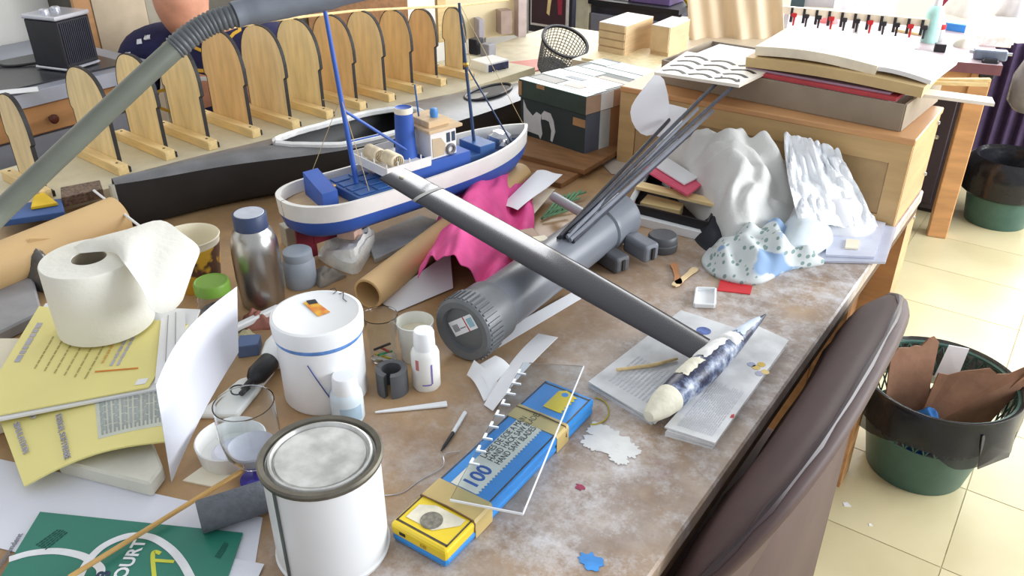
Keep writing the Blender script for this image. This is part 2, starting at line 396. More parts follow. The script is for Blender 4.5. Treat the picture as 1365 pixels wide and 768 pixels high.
# ------------------------------------------------------------------ seated person behind the jig
def person():
    C = Vector((-2.145, 1.49, 0)); HX = -.05
    p = thing('person', 'seated person in navy polo shirt with yellow and white trim, behind the wooden formers', 'person', (C.x, C.y, 0), math.radians(54))
    # local frame: the person faces -Y locally; rotated to face the table
    p.scale = (1, 1, .955)
    skin = M('skin', (206, 148, 122), .5, var=.08, scale=30, sub=.1)
    navy = M('navy_jersey', (34, 34, 74), .85, var=.15, scale=60)
    def skinmesh(name, verts, edges, radii, mat, parent, sub=2, root=0):
        me = bpy.data.meshes.new(name); me.from_pydata(verts, edges, []); o = bpy.data.objects.new(name, me); COL.objects.link(o)
        o.modifiers.new('skin', 'SKIN'); o.modifiers['skin'].use_smooth_shade = True
        s = o.modifiers.new('sub', 'SUBSURF'); s.levels = sub; s.render_levels = sub
        sv = me.skin_vertices[0].data
        for i, r in enumerate(radii): sv[i].radius = r if isinstance(r, tuple) else (r, r); sv[i].use_root = (i == root)
        dg = bpy.context.evaluated_depsgraph_get(); dg.update(); ev = o.evaluated_get(dg); m2 = bpy.data.meshes.new_from_object(ev)
        bpy.data.objects.remove(o); bpy.data.meshes.remove(me)
        m2.materials.clear(); m2.materials.append(mat); m2.name = name
        for q in m2.polygons: q.use_smooth = True
        o = bpy.data.objects.new(name, m2); COL.objects.link(o); o.parent = parent; return o
    # one continuous body: pelvis, spine, neck, head, arms to the hands, legs to the feet
    V = [(0,.05,.46), (0,.03,.62), (0,-.01,.80), (0,-.03,.93), (HX*.5,-.06,.985), (HX*.8,-.10,1.01), (HX,-.13,1.055), (HX,-.125,1.125), (HX,-.115,1.19)]
    R = [(.14,.12), (.135,.105), (.15,.11), (.11,.09), .058, .058, (.068,.08), (.078,.095), (.05,.06)]
    E = [(i, i+1) for i in range(8)]
    for sx in (-1, 1):
        k = len(V)
        V += [(sx*.185,-.02,.93), (sx*.235,-.03,.72), (sx*.20,-.14,.60), (sx*.13,-.24,.58), (sx*.12,-.28,.585)]
        R += [.062, .048, .040, .028, .022]; E += [(3,k), (k,k+1), (k+1,k+2), (k+2,k+3), (k+3,k+4)]
        h = k + 4
        for j, (dx, ln) in enumerate(((-.03,.05), (-.01,.07), (.01,.072), (.028,.06))):
            f = len(V); V += [(sx*.12+dx,-.32,.585), (sx*.12+dx*1.2,-.32-ln*.5,.585), (sx*.12+dx*1.25,-.32-ln,.575)]; R += [.011,.009,.008]
            E += [(h,f), (f,f+1), (f+1,f+2)]
        f = len(V); V += [(sx*.12-sx*.045,-.28,.58), (sx*.12-sx*.06,-.32,.575)]; R += [.011,.009]; E += [(h,f), (f,f+1)]
        k = len(V)
        V += [(sx*.11,-.02,.46), (sx*.14,-.38,.47), (sx*.14,-.36,.12), (sx*.14,-.37,.05), (sx*.15,-.52,.03)]
        R += [.09,.065,.045,.04,.03]; E += [(0,k), (k,k+1), (k+1,k+2), (k+2,k+3), (k+3,k+4)]
    body = skinmesh('body', V, E, R, skin, p)
    # face features sculpted onto the same mesh
    for v in body.data.vertices:
        x, y, z = v.co; x -= HX
        if z > .98 and y < -.15:
            d = math.exp(-((x/.014)**2 + ((z-1.11)/.022)**2)); v.co.y -= .022 * d          # nose
            v.co.y -= .010 * math.exp(-((x/.03)**2 + ((z-1.02)/.014)**2))                     # chin
            for s_ in (-1, 1): v.co.y += .010 * math.exp(-(((x - s_*.032)/.016)**2 + ((z-1.135)/.013)**2))
            v.co.y += .004 * math.exp(-((x/.026)**2 + ((z-1.06)/.005)**2))
    for s_ in (-1, 1):
        e = MB().lathe([(0,-.011), (.008,-.008), (.011,0), (.008,.008), (0,.011)], (HX + s_*.032,-.198,1.135), 12).build('eye', white_plastic, body, True, world=False)
        MB().add([], []).lathe([(.018,-.004), (.022,.0), (.016,.006), (0,.004)], (HX + s_*.086,-.115,1.12), 12, (s_,-.3,0)).build('ear', skin, body, True, world=False)
    # grey hair over the skull
    hm = MB(); n = 24; vs = []; fs = []
    for i in range(9):
        ph = math.pi * .5 * (i / 8) * 1.15
        for j in range(n):
            a = 2*math.pi*j/n; back = .5 - .5*math.sin(a + math.pi); rr = 1.06
            zz = 1.14 + .085*math.cos(ph)*rr if ph < 1.57 else 1.14 - .05*(ph-1.57)/.24*back
            vs.append((HX + .088*rr*math.sin(ph)*math.cos(a), -.108 + .10*rr*math.sin(ph)*math.sin(a), zz))
    for i in range(8):
        for j in range(n): fs.append((i*n+j, i*n+(j+1)%n, (i+1)*n+(j+1)%n, (i+1)*n+j))
    hm.add(vs, fs).build('hair', M('grey_hair', (150, 146, 140), .8, var=.2, scale=80), p, True, world=False)
    # polo shirt: torso and short sleeves
    V = [(0,.05,.45), (0,.03,.62), (0,-.01,.80), (0,-.03,.935), (0,-.055,.975)]
    R = [(.155,.135), (.15,.12), (.165,.125), (.125,.105), (.072,.07)]
    E = [(i, i+1) for i in range(4)]
    for sx in (-1, 1):
        k = len(V); V += [(sx*.19,-.02,.94), (sx*.235,-.03,.77)]; R += [.075,.066]; E += [(3,k), (k,k+1)]
    sh = skinmesh('polo_shirt', V, E, R, navy, p)
    yel = M('yellow_trim', (222, 176, 60), .8); wht = M('white_trim', (230, 232, 238), .8)
    from mathutils.bvhtree import BVHTree
    bv = BVHTree.FromPolygons([v.co for v in sh.data.vertices], [tuple(q.vertices) for q in sh.data.polygons])
    def trim(name, pts, wd, mat):
        """a flat ribbon sewn on the shirt: points in front of it are dropped onto its surface"""
        out = []
        for q in smoothpath(pts, 6):
            hit = bv.find_nearest(q); out.append((hit[0] + hit[1] * .002, hit[1]))
        mb = MB(); vs = []; fs = []
        for i, (c_, n_) in enumerate(out):
            d = (out[min(i+1, len(out)-1)][0] - out[max(i-1, 0)][0]).normalized(); s_ = n_.cross(d).normalized()
            vs += [c_ + s_*wd/2, c_ - s_*wd/2, c_ - s_*wd/2 - n_*.004, c_ + s_*wd/2 - n_*.004]
            if i: a = (i-1)*4; fs += [(a,a+1,a+5,a+4), (a+1,a+2,a+6,a+5), (a+2,a+3,a+7,a+6), (a+3,a,a+4,a+7)]
        mb.add(vs, fs).build(name, mat, sh, True, world=False)
    trim('collar_trim', [(-.09,-.04,1.02), (-.08,-.14,.99), (0,-.19,.94), (.08,-.14,.99), (.09,-.04,1.02)], .009, yel)
    for z_, mt, wd in ((.90, yel, .010), (.865, wht, .012)):
        trim('chest_stripe', [(-.19,-.12,z_), (-.10,-.22,z_-.012), (0,-.24,z_-.02), (.10,-.22,z_-.012), (.19,-.12,z_)], wd, mt)
    trim('chest_stripe', [(-.14,-.14,.85), (-.17,-.14,.74), (-.15,-.16,.62)], .009, yel)
    trim('chest_stripe', [(.14,-.14,.85), (.17,-.14,.74), (.15,-.16,.62)], .012, wht)
    for x_, z_ in ((-.19,.985), (-.165,1.0), (-.25,.93), (-.232,.945)): trim('sleeve_emblem', [(x_-.006,-.10,z_), (x_+.006,-.11,z_+.006)], .014, wht)
    # dark trousers
    V = [(0,.05,.47)]; R = [(.15,.125)]; E = []
    for sx in (-1, 1):
        k = len(V); V += [(sx*.11,-.02,.46), (sx*.14,-.385,.475), (sx*.14,-.36,.10)]; R += [.10,.078,.062]; E += [(0,k), (k,k+1), (k+1,k+2)]
    skinmesh('trousers', V, E, R, M('dark_trousers', (44, 44, 50), .85), p)
    st = thing('stool', 'dark wooden stool under the person behind the table', 'stool', (C.x, C.y, 0), math.radians(54))
    MB().box(-.17, .17, -.10, .22, .30, .335).build('seat', brown_wood, st, bevel=.006, world=False)
    for x in (-.14, .14):
        for y in (-.07, .19): MB().box(x-.018, x+.018, y-.018, y+.018, 0, .30).build('leg', brown_wood, st, world=False)
person()
# ------------------------------------------------------------------ building jig: base board and twelve formers
JC = [(-1.735,.724), (-1.760,.893), (-1.753,1.006), (-1.728,1.102), (-1.718,1.216), (-1.692,1.315), (-1.682,1.42), (-1.661,1.521), (-1.641,1.619), (-1.621,1.717), (-1.608,1.817), (-1.57,1.912)]
JW = [.115,.172,.162,.16,.168,.172,.168,.161,.144,.126,.110,.086]
JH = [.165,.178,.184,.198,.203,.202,.201,.196,.192,.182,.170,.164]
JZ = TZ + .02
jb_poly = [(-1.885,.58), (-1.62,.66), (-1.60,.80), (-1.47,1.5), (-1.42,2.12), (-1.69,2.12), (-1.82,1.2), (-1.885,.8)]
jb = MB().prism([(x,y,TZ) for x,y in jb_poly], (0,0,.02)).build('jig_board', M('pale_board', (206, 198, 172), .5, var=.06)); tag(jb, 'pale flat board on the table carrying the row of wooden formers', 'board')
order = ['first, nearest the hose', 'second', 'third', 'fourth', 'fifth', 'sixth', 'seventh', 'eighth', 'ninth', 'tenth', 'eleventh', 'last, nearest the rack']
def former(k):
    (cx, cy), wd, h = JC[k], JW[k], JH[k]
    f = thing('hull_former', 'arched plywood former with black edges, %s of the row' % order[k], 'former', (cx, cy, JZ), math.radians(-4), 'row of plywood hull formers')
    hw_ = wd / 2; z1 = .028 + h; zs = .028 + h * .42; prof = []
    lo = hw_ - .008
    prof += [(lo, .0), (lo, zs), (hw_, zs + .006)]
    zc = .028 + h * .50
    for i in range(0, 19):
        a = math.pi * i / 18; prof.append((hw_ * math.copysign(abs(math.cos(a)) ** .8, math.cos(a)), zc + (z1 - zc) * math.sin(a) ** .9))
    prof += [(-hw_, zs + .006), (-lo, zs), (-lo, 0)]
    MB().prism([(x, 0, z) for x, z in prof], (0, .0075, 0)).build('former_panel', plywood_warm if k in (4, 7, 9, 10) else plywood, f, world=False)
    m = MB(); e = .0022                                              # charred cut edge
    for (x0, z0), (x1, z1_) in zip(prof, prof[1:]):
        dx, dz = x1 - x0, z1_ - z0; L_ = math.hypot(dx, dz)
        if L_ < 1e-6: continue
        m.obox(((x0+x1)/2 + dz/L_*e*.4, .00375, (z0+z1_)/2 - dx/L_*e*.4), (L_ + .001, .0083, e), (dx, 0, dz), (0, 1, 0))
    m.build('cut_edge', black_edge, f, world=False)
    ba = MB().box(-hw_ - .028, hw_ + .036, -.024, -.0005, 0, .021).build('batten', pine, f, bevel=.001, world=False)
    for sx in (-1, 1): MB().lathe([(.003,0), (.003,.0012), (0,.0012)], (sx*(hw_+.012), -.012, .0205), 8).build('screw_head', black_edge, ba, world=False)
    MB().box(hw_ - .008, hw_ + .030, 0, .0075, 0, .012).build('toe', black_edge, f, world=False)
for k in range(12): former(k)
a, b = (-1.775, 1.20, 1.0425), (-1.555, 2.30, .985)
tag(MB().tube([(-1.72, 1.10, JZ+.234), lerp((-1.70,1.2,JZ+.239),(-1.69,1.45,JZ+.232),.6), (-1.65,1.6,JZ+.224), (-1.56,1.92,JZ+.198), (-1.52,2.12,JZ+.19)], .0035, 6).build('wood_stringer', pine), 'long thin wooden strip resting along the tops of the formers', 'strip')
# ------------------------------------------------------------------ dark model hull with a cut-out
carbon_hull = M('matt_black_hull', (44, 44, 46), .38, var=.15, scale=12, bump=.08)
deck_grey = M('scuffed_grey_deck', (112, 112, 114), .35, var=.2, scale=14, bump=.1)
filler = M('white_filler', (230, 230, 228), .7, var=.08, scale=30, bump=.3)
def hull():
    t = thing('model_hull', 'long black model boat hull with grey deck and white-edged cockpit opening', 'model hull', (-1.35, 1.3, TZ))
    st = []                                       # stations: y, centre x, half width deck, half width bottom, z bottom, z deck
    n = 26
    CP = [(.735,-1.43,.004), (.80,-1.415,.022), (.93,-1.384,.046), (1.1,-1.318,.082), (1.25,-1.285,.098), (1.4,-1.262,.10), (1.55,-1.236,.09), (1.7,-1.205,.062), (1.80,-1.187,.032), (1.84,-1.18,.006)]
    SP = smoothpath(CP, 12)
    def cpa(y):
        y = max(y, SP[0].x + 1e-6)
        for a_, b_ in zip(SP, SP[1:]):
            if a_.x <= y <= b_.x: k_ = (y-a_.x)/max(1e-9, b_.x-a_.x); return a_.y*(1-k_)+b_.y*k_, max(.003, a_.z*(1-k_)+b_.z*k_)
        return CP[-1][1], .004
    for i in range(n + 1):
        s = i / n; y = .735 + s * 1.105
        cx, hw_ = cpa(y)
        st.append((y, cx, hw_, hw_ * .72, TZ + .004, TZ + .106 - .016 * s))
    side = MB(); vs = []; fs = []
    for y, cx, a, b, z0, z1 in st:
        vs += [(cx - a, y, z1 - .012), (cx - a*.96, y, z0 + .05), (cx - b, y, z0 + .012), (cx - b*.6, y, z0), (cx + b*.6, y, z0), (cx + b, y, z0 + .012), (cx + a*.96, y, z0 + .05), (cx + a, y, z1 - .012)]
    for i in range(n):
        for j in range(7): fs.append((i*8+j, i*8+j+1, (i+1)*8+j+1, (i+1)*8+j))
    fs += [tuple(range(8)), tuple(range(n*8, n*8+8))]
    side.add(vs, fs).build('hull_shell', carbon_hull, t, True, angle=50)
    # deck: cambered strips left and right of the opening
    def deckz(s, q, z1): return z1 - .012 + .012 * (1 - q*q)
    op0, op1 = .28, .60
    def opening(s):
        if s <= op0 or s >= op1: return None
        k = (s - op0) / (op1 - op0); return .80 * min(1, 4*k, 5*(1-k)) ** .5
    def station(s):
        i = min(n-1, int(s*n)); f = s*n - i; return [st[i][k]*(1-f) + st[i+1][k]*f for k in range(6)]
    m = MB(); rimm = MB(); N_ = 60; vs = []; fs = []
    Q = 7
    for side_ in (-1, 1):
        k0 = len(vs)
        for i in range(N_+1):
            s = i/N_; y, cx, a, b, z0, z1 = station(s); q0 = opening(s) or 0
            for j in range(Q):
                q = q0 + (1-q0)*j/(Q-1); vs.append((cx + side_*q*a, y, deckz(s, q, z1)))
        for i in range(N_):
            for j in range(Q-1): fs.append((k0+i*Q+j, k0+i*Q+j+1, k0+(i+1)*Q+j+1, k0+(i+1)*Q+j))
    m.add(vs, fs)
    y, cx, a, b, z0, z1 = station(0)
    m.build('deck', deck_grey, t, True)
    ring = []
    for side_ in (1, -1):
        rng = [op0 + (op1-op0)*i/24 for i in range(25)]
        if side_ < 0: rng = rng[::-1]
        for s in rng:
            y, cx, a, b, z0, z1 = station(s); q = opening(s) or 0; ring.append(Vector((cx + side_*q*a, y, deckz(s, q, z1) + .001)))
    ring.append(ring[0]); m = MB().tube([p + Vector((nz(p,70), nz(p,70,4), 0))*.003 for p in ring], .0075, 6, False)
    m.build('opening_rim', filler, t, True)
    m = MB(); y, cx, a, b, z0, z1 = station(0)
    m.tube([(cx, y-.002, z0+.004), (cx, y-.004, z1-.012)], .0055, 8).build('stem_strip', M('pale_hull_end', (176, 172, 156), .6), t)
    s = .42; y, cx, a, b, z0, z1 = station(s)
    MB().box(cx - a*.75, cx + a*.75, y - .10, y + .16, z0 + .006, z0 + .02).build('inner_floor', M('dark_green_inside', (70, 74, 56), .6), t)
    # oval deck hatch near the bow
    s = .80; y, cx, a, b, z0, z1 = station(s); hm = MB(); ov = [(cx + .036*math.cos(q*.2618), y + .085*math.sin(q*.2618), z1 + .001) for q in range(25)]
    hm.tube(ov, .004, 6, False).build('hatch_ring', carbon_hull, t, True)
    MB().prism([(x_, y_, z1 - .002) for x_, y_, z_ in ov[:-1]], (0,0,.002)).build('hatch_recess', black_edge, t)
hull()
# ------------------------------------------------------------------ grey flexible hose arching over the left side
hose_m = M('grey_hose', (108, 112, 102), .4, var=.05); hose_r = M('ribbed_grey_hose', (92, 96, 100), .45)
def hose():
    b = A(-150, 470)
    t = thing('flexible_hose_arm', 'grey flexible extraction hose arm with ribbed bend and tapered nozzle', 'hose', b)
    P = [b + Vector((0,0,.04)), b + Vector((.01,.01,.12)), EYE + ray(-70, 352)*1.06, EYE + ray(0, 283)*1.1, EYE + ray(100, 188)*1.12, EYE + ray(180, 113)*1.14, EYE + ray(236, 62)*1.16]
    sp = smoothpath(P, 8); MB().tube(sp, .0146, 18).build('smooth_hose', hose_m, t, True)
    Q = [EYE + ray(232, 65)*1.159, EYE + ray(258, 44)*1.165, EYE + ray(285, 29)*1.172, EYE + ray(318, 19)*1.18]
    q = smoothpath(Q, 16); pts = []; rs = []
    for i, p in enumerate(q): pts.append(p); rs.append(.0158 + .0010 * (1 if i % 3 else -1))
    MB().tube(pts, rs, 18).build('ribbed_bend', hose_r, t, True, angle=60)
    N_ = [EYE + ray(312, 20)*1.178, EYE + ray(330, 15)*1.185, EYE + ray(380, 5)*1.2, EYE + ray(440, -6)*1.215, EYE + ray(500, -20)*1.23]
    MB().tube(smoothpath(N_, 5), [.0185]*6 + [.0205]*5 + [.020]*5 + [.018]*5, 20).build('nozzle', M('silver_grey_nozzle', (122, 128, 138), .35, .2), t, True)
    MB().lathe([(0,0), (.05,0), (.052,.008), (.046,.018), (.024,.024), (.02,.05), (0,.05)], b, 28).build('base', dark_grey_pvc, t, True)
hose()
# ------------------------------------------------------------------ blue and white model trawler
boat_blue = M('boat_blue', (54, 92, 176), .5, var=.1, scale=12); deep_blue = M('deep_blue_fittings', (56, 96, 156), .45, var=.12)
boat_white = M('boat_white', (232, 230, 226), .45, var=.04); deck_tan = M('tan_deck', (206, 178, 140), .6, var=.08, scale=10, stretch=(12, 1, 1))
keel_red = M('dark_red_keel', (124, 30, 48), .5)
def trawler():
    L_ = .565; rz = math.radians(-12.5)
    t = thing('model_trawler', 'blue and white model fishing trawler with two masts and a wheelhouse', 'model boat', (-1.055, .815, TZ), rz)
    def hb(s):
        if s < .16: return .076 * math.sqrt(max(0, 1 - ((.16 - s) / .16) ** 2)) ** .9
        if s < .62: return .076
        return .076 * max(0, 1 - ((s - .62) / .38) ** 2.3) ** .8
    def sheer(s): return .114 + .012 * (1 - s) ** 3 + .022 * s * s
    N_ = 48; ws = [.5 - .5*math.cos(math.pi*i/N_) for i in range(N_+1)]
    def shell(name, mat, rows, inner=None):
        """rows: (factor of half beam, z-fn, longitudinal shrink) from top to bottom, both sides."""
        m = MB(); vs = []; fs = []; K = len(rows)
        for s in ws:
            for sg in (-1, 1):
                for k, zf, shr in rows:
                    y = L_ * (.5 + (s - .5) * shr); vs.append((sg * max(hb(s), .0008) * k, y, zf(s)))
        for i in range(len(ws) - 1):
            for sg in range(2):
                for j in range(K - 1):
                    a = i * 2 * K + sg * K + j; fs.append((a, a + 1, a + 2*K + 1, a + 2*K))
        return m, vs, fs, K
    # white bulwark with thickness
    m, vs, fs, K = shell('bulwark', boat_white, [(.93, lambda s: sheer(s) - .022, .97), (.93, sheer, .97), (1, sheer, 1), (.985, lambda s: sheer(s) - .030, .992)])
    m.add(vs, fs).build('bulwark', boat_white, t, True, world=False)
    m, vs, fs, K = shell('hull', boat_blue, [(.985, lambda s: sheer(s) - .030, .992), (.93, lambda s: .072 + .01*s*s, .965), (.72, lambda s: .058, .90), (.30, lambda s: .050, .80), (.02, lambda s: .048, .74)])
    m.add(vs, fs).build('hull', boat_blue, t, True, angle=70, world=False)
    m = MB(); pts = [(hb(s) * .95, L_ * (.5 + (s - .5) * .975)) for s in ws]
    poly = [(x, y, .096) for x, y in pts] + [(-x, y, .096) for x, y in reversed(pts[1:-1])]
    m.prism(poly, (0, 0, .004)).build('deck', deck_tan, t, world=False)
    m = MB(); m.box(-.004, .004, .05, .46, .030, .050); m.build('keel', keel_red, t, world=False)
    MB().box(-.003, .003, .018, .055, .006, .075).build('rudder', keel_red, t, bevel=.001, world=False)
    Z = .100
    def box(name, mat, x0, x1, y0, y1, z0, z1, par=None, bevel=.001): return MB().box(x0, x1, y0, y1, z0, z1).build(name, mat, par or t, bevel=bevel, world=False)
    # after deck: locker, hatch, crates
    MB().prism([(-.055, .075, Z), (.03, .062, Z), (.03, .062, Z + .030), (-.055, .075, Z + .042)], (0, .03, 0)).build('stern_locker', boat_blue, t, world=False)
    hatch = box('fish_hatch', deep_blue, -.052, .060, .115, .20, Z, Z + .017)
    for i in range(4):
        for j in range(2): box('hatch_panel', deep_blue, -.046 + i*.026, -.046 + i*.026 + .021, .121 + j*.038, .121 + j*.038 + .032, Z + .017, Z + .0195, hatch)
    MB().lathe([(.006,0), (.006,.01), (.009,.012), (.009,.018), (0,.02)], (-.02, .108, Z), 12).build('winch', M('brass', (186, 150, 70), .3, .8), t, True, world=False)
    # superstructure
    box('casing', boat_blue, -.046, .046, .215, .375, Z, Z + .036)
    pl = box('boat_deck', boat_white, -.060, .060, .175, .272, Z + .036, Z + .040)
    for a, b, c_, d in ((-.060, .060, .175, .177), (-.060, -.058, .175, .272), (.058, .060, .175, .272)): box('deck_rail', boat_white, a, b, c_, d, Z + .040, Z + .054, pl, 0)
    for x in (-.059, -.02, .02, .059): MB().tube([(x, .176, Z + .04), (x, .176, Z + .062)], .0012, 6).build('stanchion', boat_white, pl, world=False)
    for y in (.20, .225, .25): MB().tube([(.059, y, Z + .04), (.059, y, Z + .062)], .0012, 6).build('stanchion', boat_white, pl, world=False)
    rope = M('cream_rope', (228, 214, 186), .8, var=.15, scale=60)
    for x, y in ((-.022, .205), (.024, .212)):
        m = MB()
        for k in range(7): m.lathe([(.0105, -.0022), (.0135, 0), (.0105, .0022)], (x - .018 + k*.0058, y, Z + .054), 14, (1, 0, 0))
        m.build('rope_coil', rope, t, True, world=False)
    MB().lathe([(0,.09), (.012,.09), (.0155,.092), (.0165,.084), (.0165,.083), (.019,.02), (.021,0), (0,0)], (-.004, .262, Z + .04), 24).build('funnel', boat_blue, t, True, world=False)
    MB().lathe([(.0168,.082), (.0172,.084), (.0165,.0925), (.0155,.0925)], (-.004, .262, Z + .04), 24).build('funnel_band', cream_paper, t, True, world=False)
    wh = box('wheelhouse', boat_white, -.038, .038, .288, .348, Z + .036, Z + .088)
    MB().prism([(.0383, .292, Z + .040), (.0383, .318, Z + .040), (.0383, .322, Z + .060), (.0383, .312, Z + .074), (.0383, .292, Z + .076)], (.0006, 0, 0)).build('door_opening', M('tan_inside', (196, 176, 146), .7), wh, world=False)
    glass_dark = M('dark_window', (70, 80, 96), .15)
    for y in (.325, .337): box('window', glass_dark, .0381, .0388, y, y + .008, Z + .062, Z + .080, wh, 0)
    for x in (-.03, -.012, .006, .022): box('window', glass_dark, x, x + .012, .3479, .3486, Z + .062, Z + .080, wh, 0)
    MB().tube([(.0405, .333 + .0085*math.cos(k*.4189), Z + .048 + .0085*math.sin(k*.4189)) for k in range(16)], .0026, 8, False).build('life_ring', M('grey_ring', (120, 118, 122), .6), wh, True, world=False)
    box('wheelhouse_roof', deck_tan, -.046, .046, .280, .358, Z + .088, Z + .094)
    box('upper_bridge', deck_tan, -.032, .032, .290, .338, Z + .094, Z + .106)
    MB().lathe([(.007,0), (.008,.008), (.006,.016), (0,.018)], (.012, .318, Z + .106), 14).build('lamp', M('sky_blue', (80, 140, 206), .4), t, True, world=False)
    MB().tube([(-.01, .300, Z + .1), (-.012, .296, Z + .165)], .0016, 6).build('radio_mast', deep_blue, t, world=False)
    box('fore_hatch', deep_blue, -.035, .035, .375, .41, Z, Z + .018)
    # masts with derricks and stays
    def mast(y, px, py, r0, r1, tx, ty):
        b = Vector((0, y, Z)); Rm = ROOTM[t.name]; bw = Rm @ b; n_ = Vector((math.sin(HEAD), -math.cos(HEAD), 0))
        top = Rm.inverted() @ onp(tx, ty, bw, n_); top = Vector((top.x, top.y, top.z))
        return b, top
    b, top = mast(.150, 465, 235, 0, 0, 433, 14)
    ms = MB().tube([b, lerp(b, top, .5), top], [.0048, .0042, .0034], 10).build('mast', boat_blue, t, True, world=False)
    MB().tube([lerp(b, top, .48), Vector((.012, .262, Z + .05))], .0026, 8).build('derrick', boat_blue, ms, True, world=False)
    for q, e in ((.30, (.012, .17, Z + .07)),): MB().tube([lerp(b, top, q), lerp(lerp(b, top, .48), Vector((.012, .262, Z + .05)), .55)], .0015, 6).build('cross_bar', boat_blue, ms, world=False)
    thread = M('tan_thread', (190, 166, 124), .8)
    for e in ((-.07, .10, .13), (.07, .13, .13)): MB().tube([lerp(b, top, .55), Vector(e)], .0006, 5).build('stay', thread, ms, world=False)
    MB().tube([lerp(b, top, .52), lerp(b, top, .52) + Vector((-.055, -.005, -.006))], .0009, 5).build('spreader', thread, ms, world=False)
    b, top = mast(.425, 640, 190, 0, 0, 612, 4)
    fm_ = MB().tube([b, top], [.0036, .0026], 10).build('mast', M('dark_blue_mast', (44, 66, 100), .5), t, True, world=False)
    MB().tube([lerp(b, top, .62), Vector((.03, .50, Z + .01))], .0016, 6).build('derrick', MATS['dark_blue_mast'], fm_, True, world=False)
    MB().lathe([(.004,-.004), (.006,0), (.004,.004)], lerp(b, top, .62), 10).build('mast_band', MATS['brass'], fm_, True, world=False)
    MB().tube([lerp(b, top, .92), lerp(b, top, .62) + Vector((.014, 0, .01)), lerp(b, top, .55)], .0007, 5).build('stay', thread, fm_, world=False)
    MB().tube([top, Vector((0, .555, .135))], .0006, 5).build('stay', thread, fm_, world=False)
    box('winch_house', deep_blue, -.03, .035, .408, .448, Z, Z + .032)
    # foil-wrapped windlass near the bow
    m = MB(); m.lathe([(0,0), (.020,.002), (.026,.012), (.024,.026), (.014,.034), (0,.036)], (-.005, .492, Z), 18)
    for v in m.v: v += Vector((nz(v, 60), nz(v, 60, 3), nz(v, 60, 7))) * .005
    m.build('windlass', M('crumpled_silver', (196, 198, 206), .22, .9, var=.08), t, False, world=False)
    m = MB(); pts = [(hb(s) * .9, L_ * s) for s in [.80 + .2*i/10 for i in range(10)]]
    m.prism([(x, y, Z + .001) for x, y in pts] + [(-x, y, Z + .001) for x, y in reversed(pts)], (0,0,.003)).build('fore_deck', M('slate_deck', (96, 112, 150), .5), t, world=False)
trawler()
# supports under the trawler
def rough_block(name, label, cat, poly, h, mat, amp=.004, top=None):
    m = MB().heap([(p.x, p.y) for p in poly], lambda t, q: TZ + h * (1 if t < .9 else .72) + nz(q, 45) * amp + (nz(q, 12) * amp * 2), 10, 4, TZ)
    return tag(m.build(name, mat, None, True, angle=18), label, cat)
foam = M('white_foam', (236, 235, 228), .85, var=.06, scale=60, bump=.4)
rough_block('foam_block', 'broken lump of white foam propping up the stern of the model trawler', 'foam block', [A(425,345), A(470,366), A(488,350), A(500,322), A(470,318), A(438,330)], .034, foam, .012)
wb = MB().obox(A(466, 312, .04), (.035, .03, .016), (.9, .3, 0)).build('wood_block', M('pinkish_wood', (226, 190, 168), .6), bevel=.001); wb.location.z = TZ + .036; tag(wb, 'small pinkish wood block on the foam under the trawler', 'block')
wb = MB().obox(A(388, 312, .02), (.03, .03, .04), (.9, -.3, 0)).build('wood_block', M('grey_wood', (176, 170, 156), .6), bevel=.001); wb.location.z = TZ; tag(wb, 'small grey wood block standing under the trawler stern', 'block')
sl = MB().prism([A(500,352), A(598,305), A(560,292), A(488,322)], (0,0,.010)).build('plastic_slab', M('frosted_slab', (170, 172, 170), .35, var=.15, scale=30), bevel=.001); tag(sl, 'grey cloudy plastic slab lying beside the foam under the trawler', 'slab')
bs = MB().box(-1.09, -1.0, 1.24, 1.38, TZ, TZ + .03).build('bow_support', card_brown); tag(bs, 'brown cardboard box lying under the bow of the trawler', 'box')
# ------------------------------------------------------------------ cardboard tube, pink cloth, paper sheets
kraft = M('kraft_paper', (204, 170, 120), .6, var=.06, scale=7)
a, b = A(490, 392, .0265), A(694, 233, .0265)
d = (b - a).normalized()
m = MB().lathe([(.022, 0), (.026, 0), (.026, (b-a).length), (.022, (b-a).length), (.022, 0)], a, 28, d)
tag(m.build('cardboard_tube', kraft, None, True), 'long brown cardboard tube running under the pink cloth', 'tube')
pinkm = M('pink_cotton', (226, 84, 150), .85, var=.1, scale=20, bump=.15, bscale=200)
def pcloth(u, v):
    # u along the tube (down-left to up-right), v across it
    a_, b_ = A(604, 398, .0), A(664, 258, .0)
    c_ = lerp(a_, b_, u); ax = (b_ - a_).normalized(); cr = Vector((ax.y, -ax.x, 0))
    w_ = (v - .45) * (.150 + .030 * math.sin(u * 5 - 1))
    h = .058 * math.exp(-((w_ + .012) / .046) ** 2) + .014 + .010 * (1 - abs(2*v-1))
    h += .010 * math.sin(w_ * 120 + u * 7) * (.3 + abs(v - .4)) + .012 * nz((u*3, v*4), 2)
    c_ = c_ + cr * w_ + ax * .02 * nz((u*2, v*3, 4), 1.7)
    return (c_.x, c_.y, TZ + max(.003, h))
tag(MB().sheet(pcloth, 40, 44, .0015).build('pink_cloth', pinkm, None, True, angle=80), 'crumpled bright pink cloth draped over the cardboard tube', 'cloth')
def paper(name, pts, h, mat, label, cat='paper', curl=0, th=.0005, group=None, n=12):
    """sheet of paper from its four corners (picture px, py[, height])"""
    P = [A(q[0], q[1], q[2] if len(q) > 2 else h) for q in pts]
    def fn(u, v):
        p = lerp(lerp(P[0], P[1], u), lerp(P[3], P[2], u), v); p.z += curl * (math.sin(math.pi * u) * .6 + .4 * math.sin(2.2*math.pi*v*u)); return p
    return tag(MB().sheet(fn, n, n, th).build(name, mat, None, True), label, cat, group)
